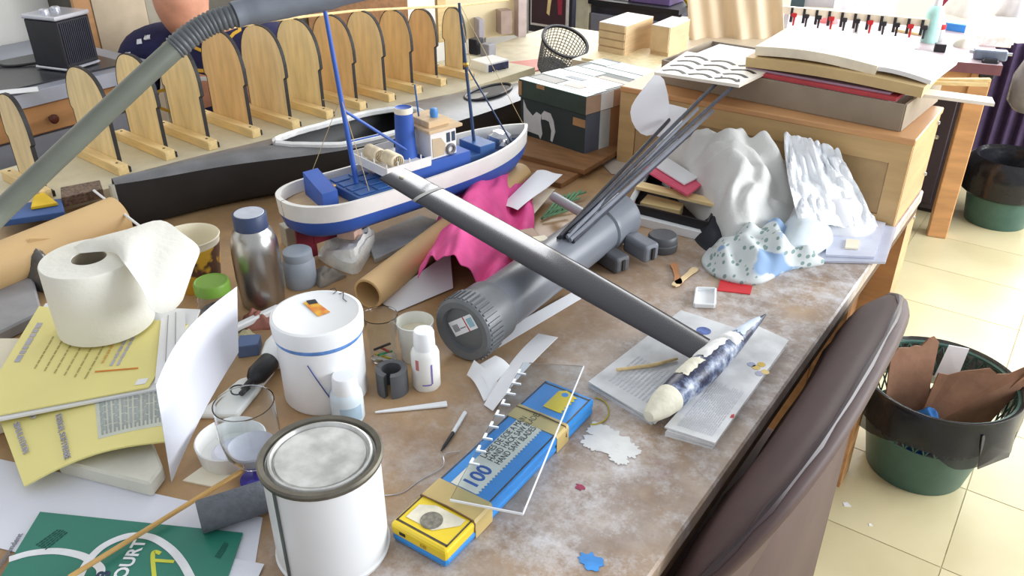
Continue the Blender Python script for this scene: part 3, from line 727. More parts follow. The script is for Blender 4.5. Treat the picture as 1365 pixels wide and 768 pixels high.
paper('paper_sheet', [(528,416,.002), (604,384,.004), (600,335,.030), (506,402,.002)], .003, white_paper, 'white paper sheet showing beside the cardboard tube near the grey pipe cap')
paper('drawing_sheet', [(660,466,.002), (775,398,.002), (762,390,.006), (650,452,.004)], .003, white_paper, 'white printed sheet lying under the side of the grey pipe')
paper('card_sheet', [(668,274,.034), (690,280,.034), (750,233,.040), (716,227,.040)], .02, white_paper, 'stiff white card lying behind the pink cloth', 'card', .004)
paper('card_sheet', [(692,291,.014), (707,291,.014), (740,252,.022), (722,250,.022)], .02, cream_paper, 'cream card lying under the stiff white card', 'card')
paper('paper_sheet', [(672,296,.006), (700,298,.006), (716,268,.010), (690,262,.010)], .03, M('grey_paper', (176, 176, 182), .7), 'grey paper sheet lowest under the cards behind the pink cloth')
# ------------------------------------------------------------------ grey pipe with screw cap
PX = -.632
pr = .0415
pn, pf = Vector((PX, .775, TZ + pr + .008)), Vector((PX - .010, 1.235, TZ + pr + .008))
pa_ = (pf - pn).normalized()
pp = thing('drain_pipe', 'thick grey plastic drain pipe with ribbed screw cap lying on the table', 'pipe', (PX, 1.0, TZ))
MB().lathe([(pr-.003, .02), (pr, .02), (pr, .385), (pr+.004, .388), (pr+.0045, .395), (pr+.004, .402), (pr+.003, .45), (pr+.004, .457), (pr+.004, .466), (pr-.002, .466), (pr-.003, .02)], pn, 40, pa_).build('pipe_body', grey_pvc, pp, True)
MB().lathe([(0, .0), (pr-.008, 0), (pr-.006, -.008), (pr+.004, -.010), (pr+.0075, -.006), (pr+.0075, .028), (pr+.0052, .030), (pr+.0052, .062), (pr, .064), (pr, .03)], pn, 44, pa_).build('screw_cap', M('cap_grey', (104, 107, 110), .4, var=.05), pp, True)
side = Vector((0,0,1)).cross(pa_); rb = MB()
for k in range(40):
    an = 2*math.pi*k/40; nd = side*math.cos(an) + Vector((0,0,1))*math.sin(an); c_ = pn + nd*(pr+.0082) + pa_*.010
    rb.obox(c_, (.028, .0034, .0022), pa_, nd.cross(pa_))
capo = rb.build('grip_ribs', MATS['cap_grey'], pp)
up = Vector((0,0,1)); fu = (side*-.78 + up*.62).normalized(); fv = (side*.62 + up*.78).normalized(); fn_ = -pa_
fu = (side * -.80 + up * .58).normalized(); fv = fn_.cross(fu)
lc = pn - pa_*.0006 + side*.004 + up*.004
lb = MB().obox(lc, (.050, .023, .0006), fu, fv).build('price_label', white_paper, pp)
MB().obox(lc - pa_*.0005 + fu*.007, (.0018, .0228, .0004), fu, fv).build('label_stripe', red_paint, lb)
MB().obox(lc - pa_*.0005 + fu*.0165, (.011, .014, .0004), fu, fv).build('label_print', M('pale_blue_print', (150, 190, 206), .7), lb)
m = MB()
for k in range(5): m.obox(lc - pa_*.0005 - fu*(.020 - .0024*k), (.0014, .011, .0004), fu, fv)
m.obox(lc - pa_*.0005 - fu*.002 - fv*.003, (.012, .0016, .0004), fu, fv).build('label_print', grey_ink, lb)
# ------------------------------------------------------------------ second grey fittings beyond it
def rod(name, label, cat, p, q, r, mat, n=14, group=None):
    return tag(MB().tube([p, q], r, n).build(name, mat, None, True), label, cat, group)
pv = thing('pipe_clamp', 'grey plastic pipe ending in a squared clamp, beside the thick pipe', 'clamp', A(800, 320))
p, q = A(738, 262, .035), A(852, 328, .028)
light_pvc = M('light_grey_pvc', (160, 164, 168), .4, var=.05)
MB().tube([p, q], .0095, 16).build('clamp_pipe', light_pvc, pv, True)
u_ = (q - p).normalized()
MB().obox(q + u_*.004, (.060, .034, .034), u_, (u_.y, -u_.x, 0)).build('clamp_block', grey_pvc, pv, bevel=.007, seg=3)
MB().obox(q + u_*.036, (.003, .006, .022), u_, (u_.y, -u_.x, 0)).build('slot', black_edge, pv)
pv = thing('pipe_clamp', 'dark grey squared pipe clamp half hidden under the thick pipe end', 'clamp', A(820, 345))
MB().obox(A(812, 342, .017), (.075, .032, .030), u_, (u_.y, -u_.x, 0)).build('clamp_block', dark_grey_pvc, pv, bevel=.006, seg=3)
MB().obox(A(812, 342, .017) + u_*.038, (.003, .006, .02), u_, (u_.y, -u_.x, 0)).build('slot', black_edge, pv)
cc = A(882, 332)
t = thing('pipe_end_disc', 'dark grey round pipe stopper lying flat beside the pipe clamp', 'stopper', cc)
MB().lathe([(0,0), (.026,0), (.028,.003), (.028,.014), (.026,.016), (.025,.0165)], cc, 28).build('rim', dark_grey_pvc, t, True)
MB().lathe([(.0265,.016), (.027,.026), (.024,.030), (0,.031)], cc, 28).build('dome', dark_grey_pvc, t, True)
green_net = M('green_plastic', (96, 140, 104), .6, var=.2)
m = MB()
for k in range(5): m.tube([A(722 + k*7, 292 - k*3, .004), A(746 + k*7, 262 - k*2, .02)], .0025, 6)
for k in range(4): m.tube([A(724 + k*8, 290 - k*8, .008), A(757 + k*8, 280 - k*8, .012)], .0025, 6)
tag(m.build('plastic_netting', green_net), 'scrap of green plastic netting between the card and the thin grey pipe', 'netting')
# bundle of dark carbon strips leaning from the pipe up to the cabinet
carb = M('carbon_strip', (62, 64, 72), .3, var=.15, scale=60); carb2 = M('pale_carbon_strip', (120, 124, 134), .3, var=.1)
ends = [((744,318,.092), (892,160,.150), .0045), ((748,316,.096), (962,104,.235), .0045), ((752,318,.090), (985,108,.235), .0045), ((756,316,.098), (930,145,.19), .004), ((760,320,.092), (950,148,.17), .0045), ((764,322,.088), (922,176,.14), .0045), ((758,312,.101), (905,172,.16), .004)]
where = ['shortest, uppermost in the bundle', 'reaching the tray', 'longest, reaching past the tray', 'pale, in the middle of the bundle', 'pale, beside the longest', 'lowest of the bundle', 'thin, lying on top of the others']
for (p, q, r), wd in zip(ends, where):
    tag(MB().tube([A(*p), A(*q)], r, 8, tw=.7).build('carbon_strip', carb2 if wd.startswith('pale') else carb, None, True), 'dark carbon fibre strip, ' + wd, 'strip', 'bundle of carbon strips')
rod('blue_rod', 'short dark blue plastic rod beside the carbon strips', 'rod', A(757, 309, .098), A(797, 273, .105), .004, M('slate_blue', (62, 76, 120), .4))
t = thing('sealant_cap', 'cream plastic block with a bright blue tip under the carbon strips', 'cap', A(720, 325))
cb = A(718, 326, .075); cu_ = Vector((.55, .8, 0))
MB().obox(cb, (.034, .024, .022), cu_, (-.8, .55, 0)).build('block', cream_paper, t, bevel=.003)
MB().tube([cb + cu_*.016, cb + cu_*.030], .005, 12).build('tip', M('bright_blue_tip', (56, 132, 220), .4), t, True)
wp = MB().obox(A(700, 335, .031), (.05, .05, .062), cu_, (-.8, .55, 0)).build('timber_offcut', brown_wood, bevel=.002); tag(wp, 'square timber offcut under the cream block beside the pipe', 'offcut'); wp.location.z = TZ
# ------------------------------------------------------------------ taped box on brown boards
BB = [(-1.09, -.86, 1.39, 1.80), (-1.085, -.845, 1.46, 1.825)]
for k, (x0, x1, y0, y1) in enumerate(BB):
    tag(MB().box(x0, x1, y0, y1, TZ + .012*k, TZ + .012*(k+1)).build('brown_board', brown_wood, bevel=.001), ['brown board at the bottom under the taped box', 'brown board directly under the taped box'][k], 'board')
bz = TZ + .024
tb = thing('taped_box', 'dark green cardboard box with torn patches and a lid patched with white tape', 'box', (-.97, 1.7, bz))
LC = [Vector((-1.100, 1.575, 0)), Vector((-.895, 1.54, 0)), Vector((-.825, 1.86, 0)), Vector((-1.034, 1.86, 0))]
cen = sum(LC, Vector()) / 4
LC[2] = LC[1] + (LC[3] - LC[0])
boxgreen = M('dark_green_card', (48, 58, 60), .55, var=.1, scale=10)
def sc(k, z): return [Vector((cen.x + (p.x-cen.x)*k, cen.y + (p.y-cen.y)*k, z)) for p in LC]
MB().prism(sc(.975, bz), (0,0,.095)).build('box_body', boxgreen, tb)
LZ = bz + .132
MB().prism(sc(1.0, LZ - .042), (0,0,.042)).build('lid', M('green_lid', (54, 68, 62), .5, var=.1), tb, bevel=.001)
MB().prism(sc(.97, bz + .090), (0,0,.008)).build('box_rim', boxgreen, tb)
def lidq(u0, u1, v0, v1, mat, name='tape', z=LZ, th=.0008):
    f = lambda u, v: lerp(lerp(LC[0], LC[1], u), lerp(LC[3], LC[2], u), v) + Vector((0,0,z))
    return MB().prism([f(u0,v0), f(u1,v0), f(u1,v1), f(u0,v1)], (0,0,th)).build(name, mat, tb)
tape_w = M('white_tape', (226, 232, 234), .35, var=.05); tape_g = M('pale_green_tape', (186, 208, 204), .35, var=.06); tape_t = M('tan_tape', (178, 150, 128), .4, var=.08)
lidq(0, 1, .0, .09, tape_g); lidq(.05, .42, .10, .22, M('grey_lid_patch', (150, 146, 140), .5), 'lid_patch'); lidq(.44, .98, .10, .24, tape_w, z=LZ); lidq(0, .95, .25, .46, tape_w); lidq(.55, 1, .47, .54, tape_t); lidq(.04, .5, .48, .62, tape_w); lidq(.1, .98, .64, .76, tape_g); lidq(.3, 1, .78, .98, tape_w); lidq(0, .28, .80, .95, tape_g); lidq(.52, .75, .12, .2, tape_t, z=LZ + .0008); lidq(.3, .55, .3, .36, M('grey_print', (170, 176, 182), .6), 'print', z=LZ + .0008)
def sideq(a, b, u0, u1, z0, z1, mat, name='tape', k=.975, th=.0012, pts=None):
    C_ = sc(k, 0); p, q = C_[a], C_[b]; nrm = Vector(((q-p).y, -(q-p).x, 0)).normalized()
    poly = pts or [(u0,z0), (u1,z0), (u1,z1), (u0,z1)]
    return MB().prism([lerp(p, q, u) + Vector((0,0,bz + z)) for u, z in poly], nrm * th).build(name, mat, tb)
# lid rim tapes on the side that faces the open edge, torn paper patches on the end
for u0, u1, mt in ((0, .16, tape_t), (.16, .30, tape_w), (.30, .38, tape_t), (.38, .62, tape_w), (.62, .86, tape_w), (.86, 1, tape_t)): sideq(1, 2, u0, u1, .092, .131, mt, k=1.0)
sideq(1, 2, .16, .28, 0, .092, M('grey_white_tape', (196, 204, 202), .4)); sideq(1, 2, .28, .48, 0, .092, card_brown, 'bare_card'); sideq(1, 2, 0, .16, .0, .09, M('slate_side', (84, 90, 104), .5), 'side_patch'); sideq(1, 2, .5, .62, .03, .09, black_plastic, 'side_patch'); sideq(1, 2, .62, 1, 0, .09, card_brown, 'bare_card')
torn = M('torn_white_card', (204, 204, 206), .8, var=.05, scale=40)
sideq(0, 1, 0, 0, 0, 0, torn, 'torn_patch', pts=[(.06,.012), (.30,.010), (.33,.002), (.36,.015), (.33,.045), (.34,.060), (.26,.064), (.20,.052), (.10,.066), (.05,.085)])
sideq(0, 1, 0, 0, 0, 0, torn, 'torn_patch', pts=[(.35,.050), (.40,.052), (.46,.050), (.50,.030), (.49,.006), (.52,.004), (.56,.030), (.53,.055), (.48,.070), (.38,.072), (.34,.062)])
sideq(0, 1, .82, .999, .060, .078, card_brown, 'bare_card'); sideq(0, 1, .28, .40, .122, .131, card_brown, 'bare_card', k=1.0); sideq(0, 1, .0, .05, .095, .128, card_brown, 'bare_card', k=1.0)
# curled papers between the box and the strips
pc = A(862, 205); pn_ = Vector((.62, -.78, .12)).normalized()
def curl(cx, cy, pts, off=0):
    base_ = Vector((-.745, 1.47, TZ + .08 + off)); return [onp(x, y, base_, pn_) for x, y in pts]
o_ = curl(0, 0, [(872,100), (880,101), (885,106), (890,125), (892,140), (891,153), (887,164), (881,173), (873,179), (862,181), (854,178), (847,171), (842,161), (840,150), (842,141), (847,132), (858,117)])
tag(MB().prism(o_, pn_ * .001).build('curled_paper', white_paper), 'curled white paper standing beside the taped box', 'paper')
o_ = curl(0, 0, [(886,138), (918,146), (908,170), (888,188), (872,180)], -.01)
tag(MB().prism([p - pn_*.012 for p in o_], pn_ * .001).build('curled_paper', white_paper), 'white paper standing behind the curled one at the strips', 'paper')
tag(MB().heap([(p.x, p.y) for p in (A(818,196), A(832,172), A(858,172), A(872,190), A(852,212), A(828,212))], lambda t, q: TZ + .045*(1-t**3) + .012*nz(q, 60)*(1-t) , 8, 5, TZ).build('crumpled_bag', M('pale_plastic_film', (226, 228, 228), .3, var=.08), None, True, angle=70), 'crumpled pale plastic bag beside the taped box', 'bag')
paper('kraft_sheet', [(790,205,.002), (815,232,.002), (850,232,.002), (830,195,.012)], .002, M('grey_beige_paper', (190, 180, 168), .8), 'grey beige paper sheet in front of the taped box')
# ------------------------------------------------------------------ keel fin resting on the pipe, with its bulb
fin_top = M('carbon_fin', (38, 37, 42), .14, var=.03, scale=8, coat=.15, spec=.5)
p1_, p0_ = A(936, 466, .042), A(735, 352, .106)
dirn = (p0_ - p1_).normalized()
# the fin carries on straight past the pipe to its free end
best = min((k * .002 for k in range(150, 420)), key=lambda L: abs((lambda q: (682.5 + F_PX * (q.x*math.cos(HEAD) + q.y*math.sin(HEAD)) / depth(q)) - 522)(p1_ + dirn * L)))
FL = best; fs_ = Vector((0,0,1)).cross(dirn).normalized(); fnn = dirn.cross(fs_)
if fnn.z < 0: fnn = -fnn
if fs_.dot(Vector((-math.sin(HEAD), math.cos(HEAD), 0))) < 0: fs_ = -fs_
ca_, sa_ = math.cos(.04), math.sin(.04)               # the fin lies with its far edge a little lower
fs_, fnn = fs_*ca_ - fnn*sa_, fnn*ca_ + fs_*sa_
kf = thing('keel_fin', 'long glossy black carbon keel fin lying across the grey pipe', 'keel fin', p1_)
m = MB(); vs = []; fc = []; NS = 30; prof = []
for k in range(24):
    a = 2*math.pi*k/24; x = math.cos(a); th = .10 * math.sin(a) * (1 - .35*x) ; prof.append((x*.5, th*.5))
for i in range(NS + 1):
    s = i / NS; ch = .066 + .012 * math.sin(math.pi * s) ; c_ = p1_ + dirn * FL * s
    if s > .97: ch *= .98
    for x, y in prof: vs.append(c_ + fs_ * x * ch + fnn * y * ch * (1.0 if s < .9 else .9))
for i in range(NS):
    for k in range(24): fc.append((i*24+k, i*24+(k+1)%24, (i+1)*24+(k+1)%24, (i+1)*24+k))
fc += [tuple(range(24)), tuple(range(NS*24, NS*24+24))]
m.add(vs, fc).build('fin_blade', fin_top, kf, True, angle=50)
ec = p1_ + dirn * FL * .86
bnd = MB(); bv_ = []; bf = []
for j in range(2):
    for x, y in prof: bv_.append(ec + dirn * (.006*j) + (fs_ * x * .0725 + fnn * y * .086) * 1.03)
bnd.add(bv_, [(k, (k+1)%24, 24+(k+1)%24, 24+k) for k in range(24)]).build('tape_band', M('grey_tape', (132, 130, 128), .5), kf, True)
hc_ = p1_ + dirn * FL * .965 + fnn * .0025
MB().lathe([(0,.0032), (.0035,.003), (.0042,0)], hc_, 12, fnn).build('bolt_head', M('pale_brass', (206, 200, 176), .4, .4), kf, True)
def bulb():
    a, b = A(864, 556, .030), A(1021, 419, .036); d = (b - a); L = d.length; ax = d.normalized()
    t = thing('keel_bulb', 'torpedo-shaped keel bulb, dark blue and smeared with white filler, on folded newspapers', 'keel bulb', lerp(a, b, .4) - Vector((0,0,.03)))
    P = [(0,0), (.006,.002), (.011,.012), (.0155,.03), (.0195,.07), (.0212,.11), (.021,.16), (.0185,.21), (.0145,.25), (.010,.29), (.0055,.33), (.0015,.36), (0,.362)]
    k = L / .362
    # mottled filler over dark blue paint
    bm = bpy.data.materials.new('filler_smeared_blue'); bm.use_nodes = True; nt = bm.node_tree; N = nt.nodes; Lk = nt.links; bs_ = N['Principled BSDF']
    tc = N.new('ShaderNodeTexCoord'); n = N.new('ShaderNodeTexNoise'); n.inputs['Scale'].default_value = 22; n.inputs['Detail'].default_value = 8; n.inputs['Roughness'].default_value = .65; Lk.new(tc.outputs['Object'], n.inputs['Vector'])
    r = N.new('ShaderNodeValToRGB'); e = r.color_ramp.elements; e[0].position = .47; e[0].color = lin((34, 38, 66)); e[1].position = .63; e[1].color = lin((206, 212, 222)); x_ = e.new(.54); x_.color = lin((112, 126, 156))
    Lk.new(n.outputs['Fac'], r.inputs[0]); Lk.new(r.outputs[0], bs_.inputs['Base Color']); bs_.inputs['Roughness'].default_value = .4
    bp = N.new('ShaderNodeBump'); bp.inputs['Strength'].default_value = .5; bp.inputs['Distance'].default_value = .003; Lk.new(n.outputs['Fac'], bp.inputs['Height']); Lk.new(bp.outputs[0], bs_.inputs['Normal'])
    MB().lathe([(r_, h*k) for r_, h in P], a, 28, ax).build('bulb_body', bm, t, True)
    ivory = M('ivory_filler', (224, 220, 200), .7, var=.06, scale=30, bump=.3)
    MB().lathe([(0,-.001), (.0075,.001), (.0125,.012), (.0172,.03), (.0196,.05), (.0192,.052)], a, 24, ax).build('nose_filler', ivory, t, True)
    def patch(s0, s1, a0, a1, sd, mat=filler, lift=.0012):
        def rr(h):
            for (r0, h0), (r1, h1) in zip(P, P[1:]):
                if h0 <= h <= h1: return r0 + (r1-r0)*(h-h0)/max(1e-6, h1-h0)
            return .002
        u = Vector((0,0,1)); u = (u - ax*u.dot(ax)).normalized(); v = ax.cross(u); rnd = random.Random(sd); off = rnd.random()*9
        def fn(p, q):
            s = s0 + (s1-s0)*(p + .12*nz((q*4, off), 1.5)); an = a0 + (a1-a0)*(q + .14*nz((p*4, off+3), 1.5)); edge = min(p, 1-p, q, 1-q)*5
            r_ = rr(s*.362) + lift*min(1, edge) + .0006*nz((p*5, q*5, off), 2)
            return a + ax*s*L + (u*math.cos(an) + v*math.sin(an))*r_
        MB().sheet(fn, 12, 10, .001).build('filler_patch', mat, t, True, angle=80)
    patch(.26, .40, -.9, .2, 2, ivory); patch(.42, .62, -1.2, .1, 3, filler, .002); patch(.62, .70, -1.2, .9, 7, filler, .003); patch(.72, .93, -.9, .6, 5, M('bluish_filler', (196, 208, 224), .6, var=.08))
bulb()
# folded newspapers under the bulb
def newsprint(name, base=(222, 224, 226)):
    m = bpy.data.materials.new(name); m.use_nodes = True; nt = m.node_tree; N = nt.nodes; L = nt.links; b = N['Principled BSDF']
    tc = N.new('ShaderNodeTexCoord')
    n = N.new('ShaderNodeTexNoise'); n.inputs['Scale'].default_value = 18; n.inputs['Detail'].default_value = 6; L.new(tc.outputs['Object'], n.inputs['Vector'])
    r = N.new('ShaderNodeValToRGB'); r.color_ramp.elements[0].position = .35; r.color_ramp.elements[0].color = lin(tuple(int(v*.86) for v in base)); r.color_ramp.elements[1].position = .6; r.color_ramp.elements[1].color = lin(base)
    L.new(n.outputs['Fac'], r.inputs[0]); L.new(r.outputs[0], b.inputs['Base Color']); b.inputs['Roughness'].default_value = .6
    return m
news = newsprint('newsprint'); news2 = newsprint('pale_newsprint', (234, 235, 236)); faint = M('faint_print', (198, 201, 208), .8, var=.1)
def flat_print(o_parent, quad, rows, mat, seed, fill=.8, name='print'):
    """lines of small print on a flat quad of 4 corners (00,10,11,01)"""
    rnd = random.Random(seed); m = MB()
    f = lambda u, v: lerp(lerp(quad[0], quad[1], u), lerp(quad[3], quad[2], u), v)
    nrm = (quad[1]-quad[0]).cross(quad[3]-quad[0]).normalized()
    if nrm.z < 0: nrm = -nrm
    for k in range(rows):
        v0 = (k + .25) / rows; v1 = (k + .65) / rows; u = 0
        while u < fill:
            w_ = .06 + .12*rnd.random(); u1 = min(fill + .05, u + w_)
            m.prism([f(u,v0) + nrm*.0002, f(u1,v0) + nrm*.0002, f(u1,v1) + nrm*.0002, f(u,v1) + nrm*.0002], nrm*.00015); u = u1 + .025
    return m.build(name, mat, o_parent)
def folded(name, label, pts, h, mat, seed, z0=0.0):
    t = thing(name, label, 'newspaper', A(pts[0][0], pts[0][1], z0)); P = [A(x, y, z0 + h) for x, y in pts]
    lay = 4
    for k in range(lay):
        sh = [p + Vector((random.uniform(-.003,.003), random.uniform(-.003,.003), -h + h*k/lay)) for p in P]
        MB().prism(sh, (0,0,h/lay*.8)).build('page', mat, t)
    return t, P
t, P = folded('folded_newspaper', 'folded white newspaper under the keel fin, on the side towards the pipe', [(787,508), (908,414), (990,440), (872,560)], .010, news, 1)
Z_ = Vector((0,0,-.0004))
q = [lerp(P[0],P[1],.08) , lerp(P[0],P[1],.45), lerp(P[3],P[2],.45), lerp(P[3],P[2],.08)]; q = [p + Z_ for p in (lerp(q[0],q[3],.15), lerp(q[1],q[2],.15), lerp(q[1],q[2],.85), lerp(q[0],q[3],.85))]
flat_print(t, q, 12, faint, 2)
for px, py, r in ((938,441,.011),): MB().lathe([(0,.0002), (r,.0002), (r,0)], A(px,py,.0097), 20).build('blue_emblem', M('blue_emblem', (96, 116, 176), .7, var=.3, scale=120), t)
MB().prism([A(904,498,.0097), A(922,482,.0097), A(925,486,.0097), A(908,502,.0097)], (0,0,.0003)).build('blue_headline', blue_ink, t)
t, P = folded('folded_newspaper', 'folded white newspaper under the keel bulb, lying along the table edge', [(888,570), (1005,432), (1050,452), (952,590)], .012, news2, 4)
q = [lerp(lerp(P[0],P[1],a),lerp(P[3],P[2],a),b) + Vector((0,0,-.0004)) for a, b in ((.04,.15), (.5,.15), (.5,.9), (.04,.9))]; flat_print(t, q, 16, faint, 5)
for x, y, c_ in ((1008,490,(226,196,120)), (1015,486,(222,190,96)), (1012,498,(176,176,196)), (1002,486,(170,176,200)), (1020,496,(230,204,140))):
    MB().lathe([(0,.0003), (.006,.0003), (.006,0)], A(x,y,.0116), 8).build('flower_print', M('flower_print_%d' % c_[2], c_, .7), t)
MB().prism([A(975,553,.0116), A(979,552,.0116), A(978,557,.0116), A(973,557,.0116)], (0,0,.0003)).build('red_mark', red_paint, t)
m = MB().tube([A(822,493,.0125), A(870,487,.0122), A(903,478,.0125)], [.0022,.0028,.002], 8); tag(m.build('wooden_stick', pine, None, True), 'thin wooden mixing stick on the newspaper under the fin', 'stick')
# ------------------------------------------------------------------ pile at the far right: crate, folder, shirt, bag, cloth
t = thing('black_tray', 'shallow black tray of oddments under the white shirt', 'tray', A(900, 285))
tr = [A(835,292), A(940,319), A(968,266), A(865,244)]
MB().prism(tr, (0,0,.004)).build('tray_floor', black_plastic, t)
for i in range(4):
    a, b = tr[i], tr[(i+1)%4]; MB().bar(a + Vector((0,0,.02)), b + Vector((0,0,.02)), .004, .032).build('tray_wall', black_plastic, t)
tag(MB().prism([A(846,300,.0), A(945,324,.0), A(947,318,.0), A(850,294,.0)], (0,0,.018)).build('white_batten', white_plastic, bevel=.001), 'flat white plastic strip lying in front of the black tray', 'strip')
tag(MB().prism([A(852,283,.006), A(905,294,.006), A(910,284,.006), A(862,272,.006)], (0,0,.022)).build('wood_wedge', pine, bevel=.001), 'pale wooden wedge lying in the black tray', 'wedge')
tag(MB().prism([A(815,287,.0), A(838,297,.0), A(846,285,.0), A(824,276,.0)], (0,0,.03)).build('red_packet', M('red_white_packet', (196, 60, 60), .5, col2=(230,226,220), scale=40), bevel=.002), 'small red and white packet beside the pipe clamp', 'packet')
tag(MB().prism([A(846,252,.046), A(975,282,.046), A(985,276,.046), A(856,246,.046)], (0,0,.006)).build('wood_strip', pine), 'thin wooden strip laid across the black tray', 'strip')
tag(MB().tube([A(838,275,.03), A(862,232,.05)], .006, 8).build('clear_tube', M('cloudy_plastic', (196, 200, 200), .3), None, True), 'short cloudy plastic tube beside the black tray', 'tube')
tag(MB().prism([A(858,228,.062), A(916,262,.062), A(935,248,.062), A(880,212,.062)], (0,0,.004)).build('pink_folder', M('pink_card', (226, 92, 122), .6, var=.05)), 'bright pink card folder under the white shirt', 'folder')
tag(MB().prism([A(872,222,.068), A(912,247,.068), A(930,238,.068), A(890,212,.068)], (0,0,.003)).build('white_folder', white_paper), 'white card lying on the pink folder', 'card')
tag(MB().prism([A(892,262), A(985,290), A(1000,262), A(912,240)], (0,0,.06)).build('storage_box', M('dark_box', (58, 56, 66), .6), bevel=.002), 'dark grey box hidden under the white shirt', 'box')
shirt_m = M('white_cotton', (214, 214, 210), .9, var=.05, scale=10, bump=.2, bscale=150)
def YC(p, m=1.583): return Vector((p.x, min(p.y, m), p.z))
SC = YC(A(1000, 262))
def shirt(t_, q):
    base = .128 * (1 - t_ ** 3.2) + .010
    d = Vector((q.x - SC.x, q.y - SC.y, 0)); th = math.atan2(d.y, d.x); r = d.length
    wq = Vector((q.x + .03*nz(q, 9), q.y + .03*nz(q, 9, 4), 0))
    rad_ = math.sin(6*th + 5*nz(q, 8)) * .011 * min(1, r/.07)                     # folds fanning out from the knot
    soft = .024*nz(wq, 13, 2) + .007*math.sin(80*(wq.x*.7 + wq.y) + 9*nz(q, 9)) + .010*nz(wq, 36, 3)
    knot = .016 * math.exp(-(r/.045)**2) * (1 + .5*math.sin(r*170 + th))
    return TZ + max(.004, base + (rad_ + soft)*(1 - t_**8) + knot)
ol = [A(868,226), A(900,266), A(935,300), A(962,325), A(995,330), A(1030,318), A(1062,302), A(1090,275), A(1092,250), A(1060,225), A(1000,215), A(940,205), A(895,205)]
ol = [YC(p) for p in ol]
so = MB().heap([(p.x, p.y) for p in ol], shirt, 64, 16, TZ).build('white_shirt', shirt_m, None, True, angle=90)
tag(so, 'white cotton shirt dumped in a crumpled heap at the far end of the table', 'shirt')
# white paper package in a clear bag
bagp = M('white_package', (238, 238, 242), .55, var=.03, scale=12, bump=.25, bscale=40)
def pack(t_, q): return TZ + .012 + .060 * (1 - t_**3) * (.8 + .4*nz(q, 14)) + .008*nz(q, 40)*(1-t_)
ol = [YC(A(x, y)) for x, y in ((1040,260), (1052,325), (1085,318), (1140,322), (1165,312), (1165,285), (1150,258), (1100,250))]
bo = MB().heap([(p.x, p.y) for p in ol], pack, 20, 8, TZ).build('paper_package', bagp, None, True, angle=60); tag(bo, 'white paper package wrapped in shiny crinkled film beside the shirt', 'package')
film = M('crinkled_film', (238, 241, 245), .16, var=.03, scale=20, coat=.5)
W0, W1 = YC(A(1062,300)), YC(A(1170,300))
def pfilm(u, v):
    # hangs from the cabinet front (v=0) down over the package to the table edge (v=1)
    top = lerp(Vector((W0.x - .075, 1.574, TZ + .150)), Vector((-.36, 1.576, TZ + .135)), u)
    mid = lerp(A(1046,240,.098), A(1140,240,.085), u); bot = lerp(A(1066,298,.045), A(1170,306,.014), u)
    p = top*(1-v)**2 + mid*2*v*(1-v) + bot*v*v
    c_ = abs(nz((u*4 + .8*nz((u*3, v*3), 1), v*3, 2), 1.3))*.026 + abs(nz((u*9, v*7, 5), 1.0))*.010
    return p + Vector((0, -.6, .8)) * (c_ - .004)
MB().sheet(pfilm, 40, 44, .0006).build('plastic_film', film, bo, True, angle=14)
# sheets under the package at the table corner
for k, (pts, h, mt, lb) in enumerate((([(1080,350), (1180,352), (1219,272), (1120,262)], .004, M('grey_acetate', (186, 190, 206), .15, var=.05), 'grey acetate sheets hanging over the table corner'), ([(1100,342), (1165,345), (1208,262), (1130,255)], .009, M('pale_acetate', (206, 210, 226), .15, var=.05), 'pale acetate sheet on top at the table corner'))):
    tag(MB().prism([YC(A(x,y,.001 if k == 0 else .0055), 1.59) for x,y in pts], (0,0,.004)).build('acetate_sheet', mt), lb, 'sheet')
tag(MB().prism([A(1126,332,.0102), A(1144,333,.0102), A(1146,322,.0102), A(1128,320,.0102)], (0,0,.003)).build('small_card', cream_paper), 'small cream card on the acetate sheets', 'card')
tag(MB().prism([A(1095,300,.0102), A(1130,312,.0102), A(1138,305,.0102), A(1104,293,.0102)], (0,0,.006)).build('dark_offcut', dark_grey_pvc), 'dark grey offcut lying on the acetate sheets', 'offcut')
tag(MB().prism([A(1160,278,.012), A(1178,282,.012), A(1186,268,.012), A(1168,264,.012)], (0,0,.02)).build('white_packet', white_plastic, bevel=.003), 'small white packet against the end cabinet', 'packet')
tag(MB().prism([A(1125,282,.012), A(1155,290,.012), A(1165,276,.012), A(1135,268,.012)], (0,0,.008)).build('grey_wallet', M('grey_wallet', (140, 140, 146), .5)), 'flat grey wallet behind the paper package', 'wallet')
